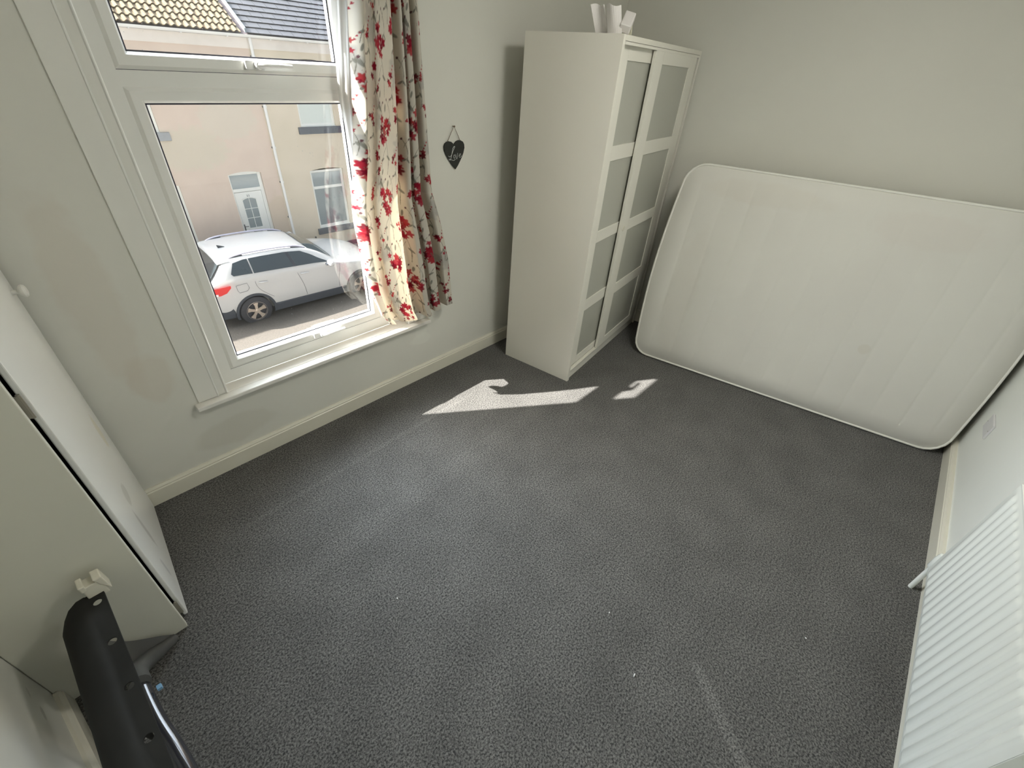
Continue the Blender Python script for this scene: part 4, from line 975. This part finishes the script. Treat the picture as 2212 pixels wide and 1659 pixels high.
for sg in (-1,1):
    for poly in ([(-.28,.10),(-.31,.25),(-.20,.82),(.02,.90),(.10,.90),(.10,.06)], [(.125,.06),(.125,.90),(.55,.90),(.90,.90),(.99,.06)], [(1.06,.06),(.97,.90),(1.25,.88),(1.50,.66),(1.76,.28),(1.86,.08)]):
        w = MB(); outp = []
        for (a, t0), (b_, t1) in zip(poly, poly[1:]+poly[:1]):
            for k in range(4): outp.append((a+(b_-a)*k/4, t0+(t1-t0)*k/4))
        cx_ = sum(p[0] for p in outp)/len(outp); ct = sum(p[1] for p in outp)/len(outp)
        vs = [sidept(a, t_, .014, sg) for a, t_ in outp] + [sidept(cx_+(a-cx_)*.5, ct+(t_-ct)*.5, .014, sg) for a, t_ in outp] + [sidept(cx_, ct, .014, sg)]
        m_ = len(outp); w.add(vs, [(i, (i+1) % m_, m_+(i+1) % m_, m_+i) for i in range(m_)]+[(m_+i, m_+(i+1) % m_, 2*m_) for i in range(m_)])
        cpart(w, 'side_window', M['cglass'], smooth='all', fix=True)
    # black pillar cover between the doors
    w = MB(); w.grid([[sidept(.99,.06,.016,sg),sidept(1.06,.06,.016,sg)],[sidept(.90,.90,.016,sg),sidept(.97,.90,.016,sg)]]); cpart(w, 'door_pillar', M['plastic'])
    # sill and arch cladding
    w = MB(); y = sg*.925
    w.box(.42, 2.22, min(y,y-sg*.05), max(y,y-sg*.05), .23, .42); w.box(-.86,-.40, min(y,y-sg*.12), max(y,y-sg*.12), .27,.60) if False else None
    cpart(w, 'sill_cladding', M['plastic'], bevel=.02)
    for x in (0,2.64):
        w = MB(); R0, R1 = .385, .435; vs = []; 
        for k in range(25):
            a = PI*(-.10+1.2*k/24); 
            for r_, yy in ((R0,.905),(R0,.932),(R1,.930),(R1,.91)): vs.append((x+r_*math.cos(a), sg*yy, max(.24,.335+r_*math.sin(a))))
        w.add(vs, [(i*4+k, i*4+(k+1) % 4, (i+1)*4+(k+1) % 4, (i+1)*4+k) for i in range(24) for k in range(4)]); cpart(w, 'wheel_arch_trim', M['plastic'], smooth=True)
        # wheel
        tw = MB(); cx_ = (x, sg*.80, .335); o_ = sg*.10
        prof_ = [(.20,-.105),(.30,-.11),(.335,-.085),(.343,0),(.335,.085),(.30,.11),(.225,.105),(.215,.06)]
        tw.lathe(prof_, cx_, 'y', 40, cap=False); wo = cpart(tw, 'wheel', M['tyre'], smooth=True)
        rm_ = MB(); rm_.lathe([(.215,sg*.06),(.226,sg*.103),(.218,sg*.108),(.205,sg*.085)], cx_, 'y', 40, cap=False)
        for k in range(5):
            a0 = 2*PI*k/5+PI/2; pts = []
            for r_, hw in ((.035,.030),(.12,.030),(.207,.058)):
                pts.append((r_, hw))
            f_ = [(cx_[0]+r_*math.cos(a0)-h_*math.sin(a0), cx_[2]+r_*math.sin(a0)+h_*math.cos(a0)) for r_, h_ in pts] + [(cx_[0]+r_*math.cos(a0)+h_*math.sin(a0), cx_[2]+r_*math.sin(a0)-h_*math.cos(a0)) for r_, h_ in reversed(pts)]
            yo, yi = cx_[1]+sg*.095, cx_[1]+sg*.07
            rm_.prism([(p[0], yo, p[1]) for p in f_], [(p[0], yi, p[1]) for p in f_])
        rm_.lathe([(.0,sg*.100),(.03,sg*.100),(.045,sg*.092),(.05,sg*.07)], cx_, 'y', 20, cap=False)
        cpart(rm_, 'rim', M['alloy'], wo, smooth=True)
        bd = MB().lathe([(.0,sg*.03),(.205,sg*.03),(.212,sg*.05)], cx_, 'y', 30, cap=False); cpart(bd, 'rim_well', M['tyre'], wo)
    # roof rail
    rr = [(-.26,sg*.58,1.485),(-.14,sg*.58,1.53),(.10,sg*.58,1.558),(.7,sg*.58,1.562),(1.1,sg*.58,1.54),(1.28,sg*.58,1.505),(1.40,sg*.58,1.455)]
    cpart(MB().tube(smoothp(rr), .018, 10), 'roof_rail', M['rail'], smooth=True)
    cpart(MB().tube([(-.30,sg*.58,1.47),(-.14,sg*.58,1.50),(.06,sg*.58,1.515)], .022, 8), 'rail_foot', M['plastic'], smooth=True); cpart(MB().tube([(1.10,sg*.58,1.51),(1.25,sg*.58,1.485),(1.42,sg*.58,1.44)], .022, 8), 'rail_foot', M['plastic'], smooth=True)
    # mirror
    w = MB(); w.lathe([(.0,-.13),(.06,-.11),(.085,-.04),(.085,.04),(.06,.10),(.0,.12)], (0,0,0), 'y', 16); o = cpart(w, 'wing_mirror', M['paint'], smooth=True); o.location = (1.80,sg*1.03,1.155); o.scale = (.75,.9,.8)
    cpart(MB().box(1.74,1.84,min(sg*.86,sg*.96),max(sg*.86,sg*.96),1.075,1.11), 'mirror_arm', M['plastic'], bevel=.01)
    # door handles, seams, fuel flap
    for x in (.16,1.10): cpart(MB().tube([(x,sg*.922,1.0),(x+.03,sg*.945,1.005),(x+.15,sg*.945,1.0),(x+.19,sg*.922,.99)], .013, 8), 'door_handle', M['paint'], smooth=True)
    def seam(pts): cpart(MB().tube(smoothp([(p[0], sg*p[1], p[2]) for p in pts], 4), .0035, 5), 'door_seam', M['seam'])
    seam([(.11,.890,1.10),(.10,.914,.98),(.16,.9215,.84),(.32,.921,.68),(.42,.92,.60)]); seam([(1.01,.888,1.09),(1.06,.915,.95),(1.14,.9215,.70),(1.18,.922,.45)]); seam([(2.10,.885,1.03),(2.08,.915,.90),(2.03,.922,.70),(2.02,.921,.45)])
w = MB(); q = [(-.30,1.03),(-.08,1.05),(-.05,.93),(-.10,.87),(-.26,.86),(-.29,.92),(-.30,1.03)]; w.tube([(a, -.922, c_z) for a, c_z in q], .0035, 5); cpart(w, 'fuel_flap', M['seam'])
# lamps (wrap round the rear corner)
for sg in (-1,1):
    w = MB(); P = []
    for (x, y, za, zb_) in [(-.872,.55,.87,1.00),(-.865,.68,.86,1.02),(-.83,.80,.86,1.03),(-.74,.876,.87,1.04),(-.62,.908,.88,1.05),(-.50,.925,.92,1.06),(-.40,.931,1.02,1.07)]:
        P.append([(x-.006, sg*(y+.012), za), (x-.006, sg*(y+.016), (za+zb_)/2), (x-.006, sg*(y+.012), zb_)])
    w.grid(P); tl = cpart(w, 'tail_lamp', M['red'], smooth='all')
    w = MB(); P = [[(x-.010, sg*(y+.019), za+.01), (x-.010, sg*(y+.019), za+.055)] for (x, y, za) in [(-.86,.62,.86),(-.84,.78,.86),(-.76,.872,.865),(-.66,.905,.875)]]; w.grid(P); cpart(w, 'reversing_lens', M['lampw'], tl)
# rear window, spoiler, windscreen, bumper, fin, plate
def top_pt(x, f_, out=.008):
    for s0, s1 in zip(ST, ST[1:]):
        if s0[0] <= x <= s1[0]:
            k = (x-s0[0])/(s1[0]-s0[0]); s_ = [a+(b_-a)*k for a, b_ in zip(s0, s1)]; break
    _, zl, zc, ze, we, zb, wb = s_
    af = abs(f_); return (x, we*f_*.97, ze+(zc-ze)*(1-af**2.2)+out)
w = MB(); w.grid([[(x-.015, f_*wd_, z+.012) for f_ in (-1,-.6,-.2,.2,.6,1)] for x, z, wd_ in ((-.76,1.12,.72),(-.64,1.20,.70),(-.50,1.35,.66),(-.42,1.44,.62))]); cpart(w, 'rear_window', M['cglass'], smooth='all')
w = MB(); w.grid([[(x, f_*wd_, z-abs(f_)**2*.05) for f_ in (-1,-.6,-.2,.2,.6,1)] for x, z, wd_ in ((-.24,1.525,.66),(-.36,1.51,.66),(-.47,1.485,.64),(-.45,1.465,.62))]); cpart(w, 'roof_spoiler', M['paint'], smooth='all')
w = MB(); w.grid([[top_pt(x, f_, .012) for f_ in (-.92,-.6,-.3,0,.3,.6,.92)] for x in (1.46,1.6,1.75,1.9,2.04)]); cpart(w, 'windscreen', M['cglass'], smooth='all')
w = MB(); w.extr([(-.88,-.70),(-.80,-.84),(-.42,-.905),(-.42,.905),(-.80,.84),(-.88,.70)], 2, .27, .60); cpart(w, 'rear_bumper', M['plastic'], bevel=.04)
w = MB(); w.extr([(3.44,-.62),(3.33,-.80),(3.06,-.895),(3.06,.895),(3.33,.80),(3.44,.62)], 2, .25, .46); cpart(w, 'front_bumper', M['plastic'], bevel=.04)
w = MB(); w.prism([(-.20,-.02,1.51),(-.04,-.025,1.52),(-.04,.025,1.52),(-.20,.02,1.51)], [(-.22,-.004,1.59),(-.15,-.006,1.565),(-.15,.006,1.565),(-.22,.004,1.59)]); cpart(w, 'aerial_fin', M['plastic'])
